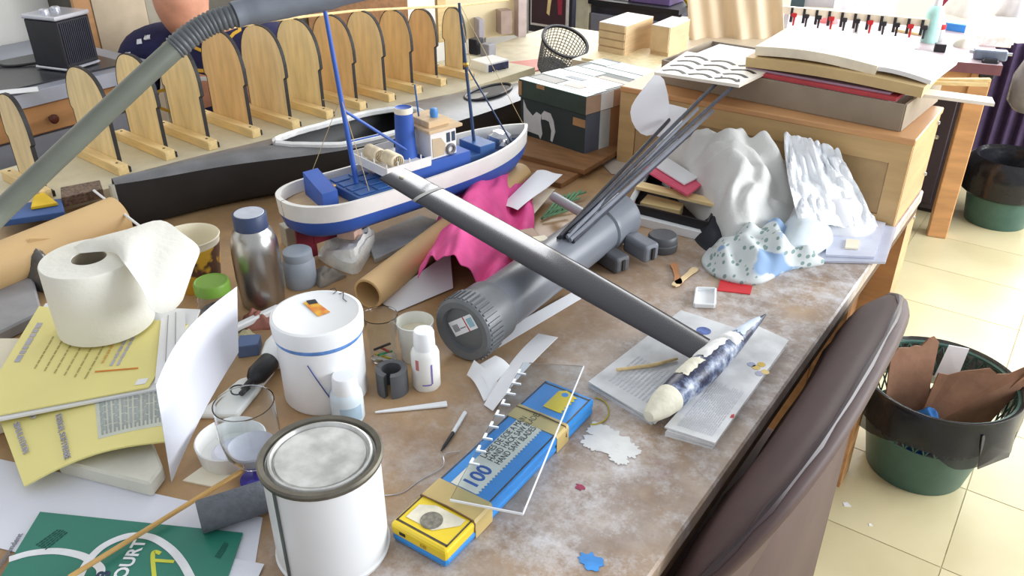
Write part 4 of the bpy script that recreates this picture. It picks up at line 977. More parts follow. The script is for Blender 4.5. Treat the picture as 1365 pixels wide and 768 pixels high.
# blue-patterned cloth
def pattern_mat():
    m = bpy.data.materials.new('leaf_patterned_cotton'); m.use_nodes = True; nt = m.node_tree; N = nt.nodes; L = nt.links; b = N['Principled BSDF']
    tc = N.new('ShaderNodeTexCoord'); vo = N.new('ShaderNodeTexVoronoi'); vo.inputs['Scale'].default_value = 95; mp = N.new('ShaderNodeMapping'); mp.inputs['Scale'].default_value = (1,.45,1); mp.inputs['Rotation'].default_value = (0,0,.7)
    L.new(tc.outputs['Object'], mp.inputs[0]); L.new(mp.outputs[0], vo.inputs['Vector'])
    r = N.new('ShaderNodeValToRGB'); e = r.color_ramp.elements; e[0].position = .28; e[0].color = lin((130,154,150)); e[1].position = .34; e[1].color = lin((206,212,212)); L.new(vo.outputs['Distance'], r.inputs[0])
    n = N.new('ShaderNodeTexNoise'); n.inputs['Scale'].default_value = 11; L.new(tc.outputs['Object'], n.inputs['Vector'])
    r2 = N.new('ShaderNodeValToRGB'); r2.color_ramp.elements[0].position = .55; r2.color_ramp.elements[1].position = .58; L.new(n.outputs['Fac'], r2.inputs[0])
    mx = N.new('ShaderNodeMix'); mx.data_type = 'RGBA'; L.new(r2.outputs[0], mx.inputs[0]); L.new(r.outputs[0], mx.inputs[6]); mx.inputs[7].default_value = lin((134,162,196)); L.new(mx.outputs[2], b.inputs['Base Color']); b.inputs['Roughness'].default_value = .9
    return m
pm = pattern_mat()
def rag(t_, q): return TZ + .006 + .042*(1 - t_**2) + .020*nz(q, 26)*(1 - t_**5) + .010*math.sin(q.x*110 + q.y*60)*(.3+t_)*(1-t_**6)
ol = [A(935,352), A(962,374), A(1010,380), A(1050,362), A(1098,352), A(1070,335), A(1060,315), A(1020,308), A(975,315), A(950,330)]
tag(MB().heap([(p.x, p.y) for p in ol], rag, 24, 8, TZ).build('patterned_cloth', pm, None, True, angle=90), 'crumpled pale cloth with blue lining and green leaf pattern below the shirt', 'cloth')
def rag2(t_, q): return TZ + .01 + .045*(1-t_**2.5) + .012*nz(q, 24)
tag(MB().heap([(p.x, p.y) for p in (A(1040,350), A(1075,348), A(1108,330), A(1098,305), A(1060,300), A(1035,320))], rag2, 14, 6, TZ).build('pale_cloth', M('pale_blue_cotton', (206, 216, 222), .9, var=.05), None, True, angle=90), 'pale bluish white cloth bundled beside the patterned cloth', 'cloth')
tag(MB().heap([(p.x, p.y) for p in (A(925,318), A(950,338), A(968,318), A(962,295), A(938,300))], lambda t_, q: TZ + .03*(1-t_**3) + .01*nz(q, 50)*(1-t_), 10, 5, TZ).build('black_rag', M('black_cloth', (34, 36, 44), .7), None, True, angle=70), 'small crumpled black rag beside the patterned cloth', 'rag')
# small things on the open part of the table
tag(MB().prism([A(956,388), A(1000,393), A(1003,382), A(960,374)], (0,0,.0015)).build('red_card', M('red_card', (206, 40, 48), .5, var=.05)), 'small bright red card lying by the patterned cloth', 'card')
t = thing('square_dish', 'tiny square white plastic dish on the table near the red card', 'dish', A(940, 400))
sq = [A(925,410), A(952,411), A(953,389), A(928,388)]; MB().prism(sq, (0,0,.002)).build('dish_floor', white_plastic, t)
for i in range(4): MB().bar(sq[i] + Vector((0,0,.004)), sq[(i+1)%4] + Vector((0,0,.004)), .004, .008).build('dish_rim', white_plastic, t, bevel=.001)
for pts, mt, lb in (([(898,382), (912,372), (928,358)], M('waxed_wood', (232, 206, 158), .5), 'small pale wooden spatula with honey-coloured end near the dish'), ([(905,380), (902,365), (898,352)], M('brown_spatula_wood', (184, 126, 80), .55), 'small brown wooden spatula crossing the pale one')):
    P_ = [A(x, y, .002) for x, y in pts]; m = MB(); dv = (P_[2]-P_[0]).normalized(); sv = Vector((-dv.y, dv.x, 0)); LL = (P_[2]-P_[0]).length
    prof = [(0,.004), (.08,.0065), (.2,.0065), (.35,.0045), (.7,.0045), (.85,.0065), (.95,.006), (1,.003)]
    m.prism([P_[0] + dv*LL*s + sv*w_ for s, w_ in prof] + [P_[0] + dv*LL*s - sv*w_ for s, w_ in reversed(prof)], (0,0,.002)); tag(m.build('spatula', mt), lb, 'spatula')
# ------------------------------------------------------------------ blade tin with the acrylic plate on it
def tin():
    h = .026
    c4 = [A(519,697,h), A(594,736,h), A(793,531,h), A(727,506,h)]            # top face: near left, near right, far right, far left
    u = ((c4[3]-c4[0]) + (c4[2]-c4[1])).normalized(); v = Vector((u.y, -u.x, 0)); c_ = sum(c4, Vector())/4
    L_ = ((c4[3]-c4[0]).length + (c4[2]-c4[1]).length)/2; W_ = sum(abs((p-c_).dot(v)) for p in c4)/2
    t = thing('blade_tin', 'long blue and yellow hinged tin of saw blades bound with tape', 'tin', (c_.x, c_.y, TZ))
    blue = M('tin_blue', (44, 138, 214), .3, var=.06, coat=.3); yel = M('tin_yellow', (230, 200, 40), .3, var=.06, coat=.3)
    def bx_(s0, s1, w0, w1, z0, z1, mat, name, par=None, bevel=0, seg=1):
        return MB().obox(c_ + u*((s0+s1)/2 - .5)*L_ + v*((w0+w1)/2)*W_/2 + Vector((0,0,TZ + (z0+z1)/2 - c_.z)), ((s1-s0)*L_, (w1-w0)*W_/2, z1-z0), u, v).build(name, mat, par or t, bevel=bevel, seg=seg)
    bx_(0, 1, -1, 1, 0, h*.5, blue, 'tin_base', bevel=.005, seg=2)
    bx_(.17, 1, -1, 1, h*.42, h, blue, 'lid', bevel=.004, seg=2); ly = bx_(0, .172, -1, 1, h*.36, h, yel, 'lid_end', bevel=.004, seg=2)
    edge = M('worn_dark_edge', (70, 62, 50), .5, var=.4, scale=80)
    for w_ in (-.9, .9): bx_(.02, .985, w_-.025, w_+.025, h, h+.0004, edge, 'raised_line')
    for s in (.025, .975): bx_(s-.004, s+.004, -.9, .9, h, h+.0004, edge, 'raised_line')
    O = lambda s, w_, z=h + .0003: c_ + u*(s-.5)*L_ + v*w_*W_/2 + Vector((0,0,TZ + z - c_.z))
    # paper label with toothed edge
    n = 26; lp = [O(.27,-.62), O(.27,.30)] ; lp = [O(.27,-.55)]; 
    for k in range(n+1):
        lp.append(O(.27 + .43*k/n, .38)); lp.append(O(.27 + .43*(k+.5)/n, .46)) if k < n else None
    lp.append(O(.70,-.55)); lab = MB().prism(lp, (0,0,.0004)).build('label', M('cream_label', (222, 220, 206), .6, var=.06), t)
    zt = h + .0008
    text('label_number', '100', W_*.36, O(.285, .22, zt), u, -v, M('label_blue', (40, 92, 168), .6), lab, bold=.0006, sx=.95)
    for k, ln in enumerate(('LAMES DE SCIE A MAIN', 'HAND HACK SAW BLADES', 'HAND SAW BLADES')): text('label_text', ln, W_*.16, O(.44, -.30 + .27*k, zt), u, -v, black_ink, lab, sx=.74)
    # saw emblem beyond the tape
    em = [O(.83,-.22), O(.83,.42)]; 
    for k in range(11): em.append(O(.835 + .012*k, .42 if k % 2 else .52))
    em += [O(.965,.30), O(.975,.0), O(.955,-.22)]
    e_ = MB().prism(em, (0,0,.0005)).build('saw_emblem', yel, t); MB().lathe([(0,.001), (.0045,.001), (.0045,.0005)], O(.945,.08,h), 16).build('emblem_hole', blue, e_)
    # printed picture on the yellow end
    MB().prism([O(.05,-.75), O(.05,.2), O(.12,.75), O(.15,.75), O(.15,-.3), O(.12,-.75)], (0,0,.0003)).build('worn_patch', M('bare_tin', (232, 226, 204), .25, .4, var=.1, scale=60), t)
    MB().lathe([(0,.001), (.0125,.001), (.0125,.0004)], O(.085,-.05,h), 22).build('portrait_spot', M('grey_portrait', (120, 116, 104), .5, var=.4, scale=150), t)
    s0 = O(0,-.55,h*.75); 
    ft = MB().obox(O(-.0008,-.55,h*.68), (.0006,.008,.004), u, v).build('end_mark', black_ink, t)
    text('end_text', 'CEI', .006, O(-.0022,.1,h*.6), v, (0,0,1), M('ochre_ink', (170, 140, 30), .6), t)
    # adhesive tape bands, slightly proud
    tape = M('aged_tape', (196, 172, 112), .35, var=.1, scale=15)
    for s0_, s1_ in ((.165,.265), (.70,.79)):
        b_ = MB()
        lo, hi = -1.015, 1.015
        pr_ = [(lo, .001), (lo, h-.003), (lo+.06, h+.0009), (hi-.06, h+.0009), (hi, h-.003), (hi, .001), (hi-.01,.001), (hi-.01,h-.004), (hi-.07,h+.0002), (lo+.07,h+.0002), (lo+.01,h-.004), (lo+.01,.001)]
        b_.prism([O(s0_, w_, z) for w_, z in pr_], u*(s1_-s0_)*L_).build('tape_band', tape, t)
    for s_ in (.16, .77): MB().tube([O(s_,-1.03,.012), O(s_,-.96,h+.001), O(s_+.004,.0,h+.0022), O(s_+.002,.97,h+.001), O(s_,1.03,.012)], .0009, 6).build('rubber_band', M('rubber', (120, 92, 62), .6), t, True)
    return t, O, h
tin_o, TO, th_ = tin()
ac = M('acrylic_sheet', (232, 240, 246), .03, trans=1, ior=1.18, var=0)
ah = .0335
c4 = [A(600,668,ah), A(697,687,ah), A(778,490,ah), A(697,485,ah)]
t = thing('acrylic_plate', 'clear acrylic plate with white graduations lying on the blade tin', 'plate', TO(.4, 0, ah - .003))
MB().prism(c4, (0,0,.003)).build('plate', ac, t, bevel=.0003)
frost = M('white_cut_edge', (240, 244, 250), .3, var=.02)
for a, b in ((0,1), (1,2)):
    d = (c4[b]-c4[a]).normalized(); MB().bar(c4[a] + Vector((0,0,.0015)), c4[b] + Vector((0,0,.0015)), .0012, .003).build('cut_edge', frost, t)
for k in range(9):
    s = .22 + k*.085; p = lerp(c4[0], c4[3], s); d = (c4[1]-c4[0]).normalized(); e = (c4[3]-c4[0]).normalized()
    MB().prism([p, p + d*.012, p + d*.012 + e*.0022, p + d*.003 + e*.0022, p + d*.003 + e*.010, p + e*.010], (0,0,.0034)).build('graduation', frost, t)
# loose wire, pen, plastic knife, rubber band beside the tin
yb = [A(790 + 22*math.cos(k*.35) , 548 + 18*math.sin(k*.35), .0015) for k in range(-4, 6)]
tag(MB().tube(yb, .0011, 6).build('elastic_band', M('yellow_elastic', (186, 168, 70), .6), None, True), 'yellow elastic band loop at the far end of the blade tin', 'elastic band')
t = thing('scriber', 'slim white and dark metal scriber lying beside the blade tin', 'scriber', A(605, 575))
MB().tube([A(604,577,.003), A(620,550,.003)], .0028, 10).build('handle', white_plastic, t, True); MB().tube([A(588,601,.002), A(592,595,.003), A(604,577,.003)], [.0008,.002,.0024], 10).build('tip', dark_metal, t, True)
a, b = A(500,551,.001), A(596,540,.001); d = (b-a).normalized(); sv = Vector((-d.y,d.x,0)); LL = (b-a).length
tag(MB().prism([a + d*LL*s + sv*w_ for s, w_ in ((0,.001), (.3,.003), (.7,.0045), (1,.006))] + [a + d*LL*s - sv*w_ for s, w_ in ((1,.005), (.7,.004), (.3,.003), (0,.001))], (0,0,.003)).build('plastic_knife', white_plastic, bevel=.0006), 'white plastic spreading knife lying near the white tub', 'knife')
tag(MB().tube(smoothpath([A(480,652,.001), A(505,660,.001), A(535,657,.001), A(560,640,.001), A(590,622,.002), A(592,606,.004), A(612,602,.001)], 6), .0006, 5).build('thin_wire', chrome, None, True), 'thin loose wire curling from the paint can to the tin', 'wire')
# torn strips of white paper by the pipe cap
def strip(label, pts, curl_=.012):
    P = [A(*p) for p in pts]
    def fn(u, v): p = lerp(lerp(P[0], P[1], u), lerp(P[3], P[2], u), v); p.z += curl_*math.sin(math.pi*u)*(1-v*.5); return p
    return tag(MB().sheet(fn, 14, 6, .0005).build('paper_strip', white_paper, None, True), label, 'paper strip', 'paper strips by the pipe cap')
strip('long white paper strip beside the pipe cap, reaching the acrylic plate', [(645,540,.002), (718,445,.012), (744,450,.03), (657,548,.004)])
strip('short curved white paper strip under the long one', [(622,500,.004), (645,535,.002), (672,520,.006), (632,480,.022)], .008)
strip('wide short white paper strip against the pipe cap', [(632,490,.012), (652,520,.008), (680,488,.02), (660,474,.03)], .006)
# ------------------------------------------------------------------ foreground: cans, bottles, cups
def cylt(name, label, cat, px, py): return thing(name, label, cat, A(px, py)), A(px, py)
# paint can
t, c = cylt('paint_can', 'large white metal paint can with a ringed metal lid beside the blade tin', 'can', 445, 727)
hh = zup(c, 606) - TZ; R_ = rad(c + Vector((0,0,.05)), 152)
can_w = M('can_white', (226, 228, 230), .32, var=.04, scale=6); tinm = M('dull_tin', (150, 150, 146), .35, .8, var=.15, scale=30)
MB().lathe([(0,.003), (R_-.003,.003), (R_,.0), (R_+.001,.004), (R_-.001,.006), (R_-.001,hh-.008), (R_+.001,hh-.006), (R_+.001,hh-.004)], c, 48).build('can_body', can_w, t, True)
MB().lathe([(R_-.001,hh-.007), (R_+.0025,hh-.004), (R_+.003,hh), (R_+.001,hh+.002), (R_-.004,hh+.001), (R_-.005,hh-.003)], c, 48).build('rim', M('tarnished_rim', (112, 108, 98), .4, .7, var=.2, scale=40), t, True)
lid = MB().lathe([(R_-.004,hh-.003), (R_-.006,hh-.004), (R_-.008,hh+.0005), (R_-.010,hh+.001), (R_-.0125,hh-.004), (R_-.0135,hh-.004), (R_-.0145,hh-.0015), (0,hh-.0012)], c, 48).build('lid', M('paint_smeared_lid', (176, 176, 172), .3, .35, col2=(222,222,220), scale=35), t, True)
ang = math.radians(235); sd = Vector((math.cos(ang), math.sin(ang), 0))
an2 = Vector((-sd.y, sd.x, 0)); q = A(375, 735) - c; tcv = Vector((-c.x, -c.y, 0)).normalized(); lf = Vector((tcv.y, -tcv.x, 0)); lf = lf if lf.dot(Vector((-math.cos(HEAD), -math.sin(HEAD), 0))) > 0 else -lf
sd = (lf*.80 + tcv*.60).normalized(); an2 = Vector((-sd.y, sd.x, 0))
MB().obox(c + sd*(R_ + .0004) + Vector((0,0,hh/2)), (.0012, .0035, hh-.014), sd, an2).build('side_seam', M('dark_seam', (84, 92, 88), .5), t)
# white tub
t, c = cylt('white_tub', 'big white plastic tub with lid, blue smears and a small flame sticker', 'tub', 436, 522)
hh = zup(c, 416) - TZ; R_ = rad(c + Vector((0,0,.05)), 113)
MB().lathe([(0,0), (R_-.004,0), (R_-.001,.004), (R_-.001,hh-.022), (0,hh-.022)], c, 48).build('tub_body', white_plastic, t, True)
ld = MB().lathe([(R_-.001,hh-.024), (R_+.002,hh-.024), (R_+.003,hh-.006), (R_+.002,hh-.001), (R_-.002,hh), (R_-.004,hh-.0012), (0,hh-.0012)], c, 48).build('lid', white_plastic, t, True)
lp = lambda x, y, h=0: at(x, y, TZ + hh - .0005 + h)
st = MB().prism([lp(404,404), lp(418,400), lp(440,416), lp(424,422)], (0,0,.0004)).build('sticker', M('flame_sticker', (226, 178, 60), .5, col2=(206, 80, 40), scale=60), ld)
MB().prism([lp(408,401,.0005), lp(420,399,.0005), lp(424,404,.0005), lp(412,406,.0005)], (0,0,.0003)).build('sticker_picture', black_ink, st)
for pts in ([(440,386), (446,384), (449,388), (444,392)], [(452,392), (458,390), (457,398), (462,402)]): MB().tube([lp(x,y,.0004) for x,y in pts], .0006, 4).build('pen_mark', black_ink, ld)
bl = M('blue_smear', (96, 142, 206), .5, var=.2, scale=60)
MB().lathe([(R_-.0005,hh-.031), (R_+.0003,hh-.030), (R_+.0004,hh-.0265), (R_-.0005,hh-.0255)], c, 48).build('blue_band', bl, t, True)
tc_ = Vector((-c.x, -c.y, 0)).normalized(); rt = Vector((tc_.y*-1, tc_.x, 0)); dr = MB()
for i in range(8):
    a = -.35 + .06*i; a2 = a + .06; z0, z1 = hh - .045 - i*.008, hh - .045 - (i+1)*.008
    p = [c + (tc_*math.cos(x) - rt*math.sin(x)*-1)*(R_+.0002) + Vector((0,0,z)) for x, z in ((a,z0), (a2,z1))]
    dr.tube(p, .0008, 5)
dr.build('paint_drip', M('navy_drip', (60, 76, 140), .5), t)
# bottles
def bottle(name, label, px, py, top, wpx, prof, capprof, mat, capm, extra=None):
    t, c = cylt(name, label, 'bottle', px, py); hh = zup(c, top) - TZ; R_ = rad(c + Vector((0,0,hh*.4)), wpx)
    MB().lathe([(r*R_, h*hh) for r, h in prof], c, 32).build('bottle_body', mat, t, True)
    MB().lathe([(r*R_, h*hh) for r, h in capprof], c, 32).build('cap', capm, t, True)
    return t, c, hh, R_
milky = M('milky_plastic', (232, 232, 228), .4, var=.03, sub=.1)
t, c, hh, R_ = bottle('glue_bottle', 'small white glue bottle with purple print standing by the pipe cap', 569, 513, 440, 38, [(0,0), (.92,0), (1,.03), (1,.60), (.9,.66), (.8,.69), (0,.69)], [(.74,.68), (.76,.69), (.72,.97), (.66,1), (0,1)], milky, white_plastic)
def wrap(parent, c, R, ang0, ang1, z0, z1, mat, name, n=8):
    m = MB(); vs = []; fs = []; base = math.atan2(-c.y, -c.x)
    for i in range(n+1):
        a = base + ang0 + (ang1-ang0)*i/n
        for z in (z0, z1):
            for rr in (R, R + .0004): vs.append(c + Vector((rr*math.cos(a), rr*math.sin(a), z)))
    for i in range(n):
        k = i*4; fs += [(k+1,k+5,k+7,k+3), (k,k+2,k+6,k+4), (k,k+4,k+5,k+1), (k+2,k+3,k+7,k+6)]
    fs += [(0,1,3,2), (n*4, n*4+2, n*4+3, n*4+1)]
    return m.add(vs, fs).build(name, mat, parent, True)
pur = M('purple_print', (120, 104, 170), .6)
wrap(t, c, R_, .35, .46, hh*.15, hh*.50, pur, 'print'); wrap(t, c, R_, -.3, .36, hh*.13, hh*.15, pur, 'print'); wrap(t, c, R_, -.75, -.5, hh*.40, hh*.58, M('red_print', (200, 120, 120), .6), 'print')
t, c, hh, R_ = bottle('dropper_bottle', 'small white-capped bottle with pale blue body behind the paint can', 465, 556, 500, 44, [(0,0), (.95,0), (1,.04), (1,.5), (.95,.60), (.75,.68), (0,.68)], [(.78,.62), (.80,.64), (.74,.97), (.68,1), (0,1)], M('pale_blue_bottle', (206, 218, 226), .35, var=.04), white_plastic)
wrap(t, c, R_, -.5, .9, hh*.08, hh*.42, M('blue_grey_label', (160, 184, 200), .5), 'label')
# steel flask
t, c = cylt('steel_flask', 'brushed steel drinking flask with dark blue lid', 'flask', 352, 402)
hh = zup(c, 283) - TZ; R_ = rad(c + Vector((0,0,.08)), 62)
steel = M('brushed_steel', (176, 174, 172), .28, 1, var=.06, scale=40, stretch=(1,1,.1))
MB().lathe([(0,0), (R_*.86,0), (R_*.93,.004), (R_*.95,.02), (R_,.05), (R_,hh*.60), (R_*.96,hh*.70), (R_*.82,hh*.80), (R_*.66,hh*.84), (R_*.64,hh*.86), (0,hh*.86)], c, 44).build('flask_body', steel, t, True)
MB().lathe([(R_*.66,hh*.835), (R_*.71,hh*.845), (R_*.70,hh*.985), (R_*.67,hh*.995), (0,hh*.995)], c, 36).build('lid', M('navy_lid', (52, 66, 98), .45), t, True)
MB().lathe([(R_*.62,hh*.995), (R_*.60,hh*1.0), (0,hh)], c, 36).build('lid_disc', M('pale_lid_top', (186, 192, 204), .4), t, True)
# frosted jar
t, c = cylt('frosted_jar', 'cloudy grey plastic jar standing beside the steel flask', 'jar', 402, 378)
hh = zup(c, 333) - TZ; R_ = rad(c, 42); fro = M('frosted_grey', (156, 166, 178), .45, var=.08)
MB().lathe([(0,0), (R_*.95,0), (R_,.004), (R_,hh*.68), (R_*.9,hh*.76), (R_*.88,hh*.8), (0,hh*.8)], c, 28).build('jar_body', fro, t, True)
MB().lathe([(R_*.9,hh*.76), (R_*.92,hh*.78), (R_*.90,hh*.97), (R_*.8,hh), (R_*.4,hh*.99), (0,hh*.99)], c, 28).build('lid', fro, t, True)
# paper snack cup
t, c = cylt('paper_cup', 'empty paper food cup with brown and yellow print and cream inside', 'cup', 266, 380)
hh = zup(c, 314) - TZ; R_ = rad(c + Vector((0,0,.06)), 76)
cupm = M('brown_print_cup', (96, 66, 54), .5, col2=(222, 176, 60), scale=16, ramp=(.5, .54))
MB().lathe([(0,.004), (R_*.72,.004), (R_*.74,0), (R_*.76,.002), (R_*.97,hh-.012)], c, 40).build('cup_wall', cupm, t, True)
MB().lathe([(R_*.968,hh-.013), (R_*.985,hh-.003), (R_*1.02,hh-.001), (R_*1.0,hh+.001), (R_*.96,hh-.002), (R_*.955,hh-.012), (R_*.73,.008), (0,.008)], c, 40).build('inner_liner', cream_paper, t, True)
# jar with green lid
t, c = cylt('green_lid_jar', 'clear glass jar with a leaf-green lid standing by the flask', 'jar', 293, 432)
hh = zup(c, 374) - TZ; R_ = rad(c + Vector((0,0,.03)), 46)
MB().lathe([(0,0), (R_*.94,0), (R_,.006), (R_,hh*.62), (R_*.88,hh*.74), (R_*.86,hh*.82), (R_*.80,hh*.82), (R_*.82,hh*.74), (R_*.93,hh*.62), (R_*.93,.008), (0,.007)], c, 32).build('jar_glass', clear_glass, t, True)
MB().lathe([(0,.0075), (R_*.9,.0075), (R_*.9,hh*.35), (R_*.5,hh*.42), (0,hh*.40)], c, 24).build('contents', M('grey_hardware', (110, 108, 106), .4, .4, var=.4, scale=140), t, True)
MB().lathe([(R_*.92,hh*.76), (R_*1.0,hh*.77), (R_*1.0,hh*.95), (R_*.96,hh*.99), (R_*.90,hh), (R_*.86,hh*.985), (0,hh*.985)], c, 36).build('lid', M('leaf_green', (112, 152, 58), .4, var=.05), t, True)
# clear measuring cup and milky cup
t, c = cylt('clear_cup', 'clear plastic measuring cup holding coloured ties behind the white tub', 'cup', 512, 478)
hh = zup(c, 420) - TZ; R_ = rad(c + Vector((0,0,.04)), 44)
MB().lathe([(0,.001), (R_*.74,.001), (R_*.78,.003), (R_,hh-.002), (R_*1.05,hh), (R_*1.03,hh+.001), (R_*.97,hh-.001), (R_*.75,.004), (0,.003)], c, 36).build('cup_wall', clear_plastic, t, True)
for k, cl in enumerate(((220,196,60), (60,170,120), (190,60,60), (50,54,60))):
    a = k*1.3; tag_p = MB().tube([c + Vector((R_*.55*math.cos(a), R_*.55*math.sin(a), .006 + .004*k)), c + Vector((-R_*.5*math.cos(a+.4), -R_*.5*math.sin(a+.4), .009 + .005*k))], .002, 6).build('coloured_tie', M('tie_%d' % k, cl, .5), t)
t, c = cylt('milky_cup', 'milky white plastic cup standing beside the clear cup', 'cup', 556, 476)
hh = zup(c, 428) - TZ; R_ = rad(c + Vector((0,0,.04)), 50); mk = M('milky_cup', (228, 228, 220), .4, var=.03)
MB().lathe([(0,.0), (R_*.78,0), (R_*.8,.002), (R_*.98,hh-.002), (R_*1.02,hh), (R_*.97,hh+.001), (R_*.94,hh-.002), (R_*.76,.004), (0,.004)], c, 36).build('cup_wall', mk, t, True)
MB().lathe([(0,hh*.72), (R_*.88,hh*.72), (R_*.88,hh*.70)], c, 30).build('contents', M('pale_resin', (222, 214, 190), .3), t)
# split pipe clip
t, c = cylt('pipe_clip', 'small dark grey split ring of plastic pipe', 'pipe clip', 524, 520)
hh = zup(c, 491) - TZ; R_ = rad(c, 42); m = MB(); vs = []; fs = []; n = 30; gap = math.atan2(-c.y, -c.x) - .35
for i in range(n+1):
    a = gap + .22 + (2*math.pi - .44)*i/n
    for r, z in ((R_,0), (R_,hh), (R_*.62,hh), (R_*.62,0)): vs.append(c + Vector((r*math.cos(a), r*math.sin(a), z)))
for i in range(n):
    for k in range(4): fs.append((i*4+k, i*4+(k+1)%4, (i+1)*4+(k+1)%4, (i+1)*4+k))
fs += [(0,1,2,3), (n*4+3, n*4+2, n*4+1, n*4)]
tag(m.add(vs, fs).build('split_ring', dark_grey_pvc, t, True, angle=40), 'split grey ring', 'x'); 
o = t.children[0]; del o['label']; del o['category']
# white squeeze bottle with black nozzle, lying down behind the standing sheet
t = thing('squeeze_bottle', 'white squeeze bottle with black nozzle lying between the tub and the paper', 'bottle', A(375, 470))
a, b = A(388, 452, .024), A(352, 490, .020); d = (b-a).normalized(); LL = (b-a).length
MB().lathe([(0,-.05), (.020,-.048), (.024,-.04), (.024,LL*.45), (.018,LL*.7), (.014,LL*.8), (0,LL*.8)], a, 26, d).build('bottle_body', white_plastic, t, True)
MB().lathe([(.0135,LL*.76), (.0145,LL*.8), (.0145,LL*1.25), (.010,LL*1.38), (.005,LL*1.45), (.004,LL*1.8), (0,LL*1.8)], a, 22, d).build('nozzle', black_plastic, t, True)
e = a + d*LL*1.7; MB().tube([e + Vector((.010*math.cos(k*.42)-.004, .010*math.sin(k*.42)-.006, .002 - .001*math.sin(k*.42))) for k in range(15)], .0012, 6).build('wire_loop', dark_metal, t, True)
# wine-glass shaped clear cup
t, c = cylt('stemmed_glass', 'clear stemmed plastic glass with a blue stem, smeared inside', 'glass', 345, 640)
hh = zup(c, 537) - TZ; R_ = rad(c + Vector((0,0,hh*.8)), 80)
MB().lathe([(R_*.22,hh*.20), (R_*.55,hh*.26), (R_*.88,hh*.42), (R_*1.02,hh*.66), (R_*.98,hh*.98), (R_*1.0,hh), (R_*.96,hh), (R_*.94,hh*.97), (R_*.98,hh*.66), (R_*.84,hh*.44), (R_*.5,hh*.29), (0,hh*.26)], c, 40).build('bowl', clear_plastic, t, True)
MB().lathe([(0,hh*.275), (R_*.5,hh*.30), (R_*.82,hh*.45), (R_*.80,hh*.47), (R_*.45,hh*.36), (0,hh*.34)], c, 32).build('dried_residue', M('chalky_residue', (214, 214, 224), .7, var=.08, scale=50), t, True)
MB().lathe([(0,0), (R_*.62,0), (R_*.62,.003), (R_*.2,.006), (R_*.14,.012), (R_*.14,hh*.14), (R_*.24,hh*.215), (0,hh*.215)], c, 30).build('stem', M('violet_blue_stem', (70, 64, 160), .3), t, True)
# shallow white dish
t, c = cylt('shallow_dish', 'shallow white plastic dish behind the stemmed glass', 'dish', 312, 606)
R_ = rad(c, 92); MB().lathe([(0,0), (R_*.88,0), (R_*.93,.003), (R_,.026), (R_*.96,.027), (R_*.89,.006), (0,.004)], c, 36).build('dish_wall', milky, t, True)
MB().lathe([(0,.0045), (R_*.6,.006), (R_*.5,.010), (0,.009)], c, 20).build('dried_residue', MATS['chalky_residue'], t, True)
tag(MB().prism([A(262,560,.0), A(320,512,.0), A(368,498,.0), A(318,560,.0)], (0,0,.010)).build('plastic_tray', milky, bevel=.004, seg=2), 'flat white plastic tray lid between the standing paper and the squeeze bottle', 'tray')
tag(MB().prism([A(318,478,.0), A(346,474,.0), A(350,460,.0), A(322,462,.0)], (0,0,.02)).build('blue_box', M('slate_blue_card', (92, 112, 150), .6), bevel=.001), 'small slate blue box behind the standing paper', 'box')
a, b = A(300,444,.012), A(372,410,.012)
tag(MB().bar(a, b, .012, .010).build('white_batten', white_plastic, bevel=.002), 'white plastic batten lying in front of the steel flask', 'batten')
for k, (x, y, s, cl, lb, nm) in enumerate(((330,455,.02,(186,176,140),'crumpled yellowish packet behind the standing paper','packet'), (345,430,.026,(150,96,84),'reddish brown rag behind the white tub','rag'), (262,448,.03,(200,196,188),'crumpled pale tissue behind the standing paper','tissue'), (292,468,.018,(64,62,110),'small dark violet scrap under the pale tissue','scrap'), (432,372,.03,(130,122,112),'clear crumpled cellophane near the foam','cellophane'))):
    c = A(x, y); pts = [(c.x + s*(1+.3*math.sin(3*i+k))*math.cos(i*.7854), c.y + s*(1+.3*math.cos(2*i+k))*math.sin(i*.7854)) for i in range(8)]
    tag(MB().heap(pts, lambda t_, q: TZ + .016*(1-t_**2) + .014*abs(nz(q, 70, k)), 9, 5, TZ).build('crumpled_' + nm, M('scrap_%d' % k, cl, .6, var=.2, scale=40), None, True, angle=50), lb, nm)
# foam cylinder and dowel
a, b = A(265,690,.0215), A(352,662,.0215); d = (b-a).normalized()
m = MB().lathe([(0,0), (.017,0), (.0185,.002), (.0185,.085), (.017,.087), (0,.087)], a, 32, d); fo = m.build('foam_cylinder', M('grey_foam', (104, 108, 116), .85, var=.12, scale=120, bump=.3, bscale=300), None, True); tag(fo, 'dark grey foam cylinder lying beside the paint can', 'cylinder')
rod('wooden_dowel', 'thin pine dowel lying across the green brochure', 'dowel', A(92,770,.012), A(332,622,.014), .0028, M('dowel_wood', (206, 164, 98), .5, var=.1, scale=30), 8)
tag(MB().prism([A(244,642,.0), A(282,650,.0), A(312,632,.0), A(275,620,.0)], (0,0,.002)).build('small_card', cream_paper), 'small torn white card under the dowel', 'card')
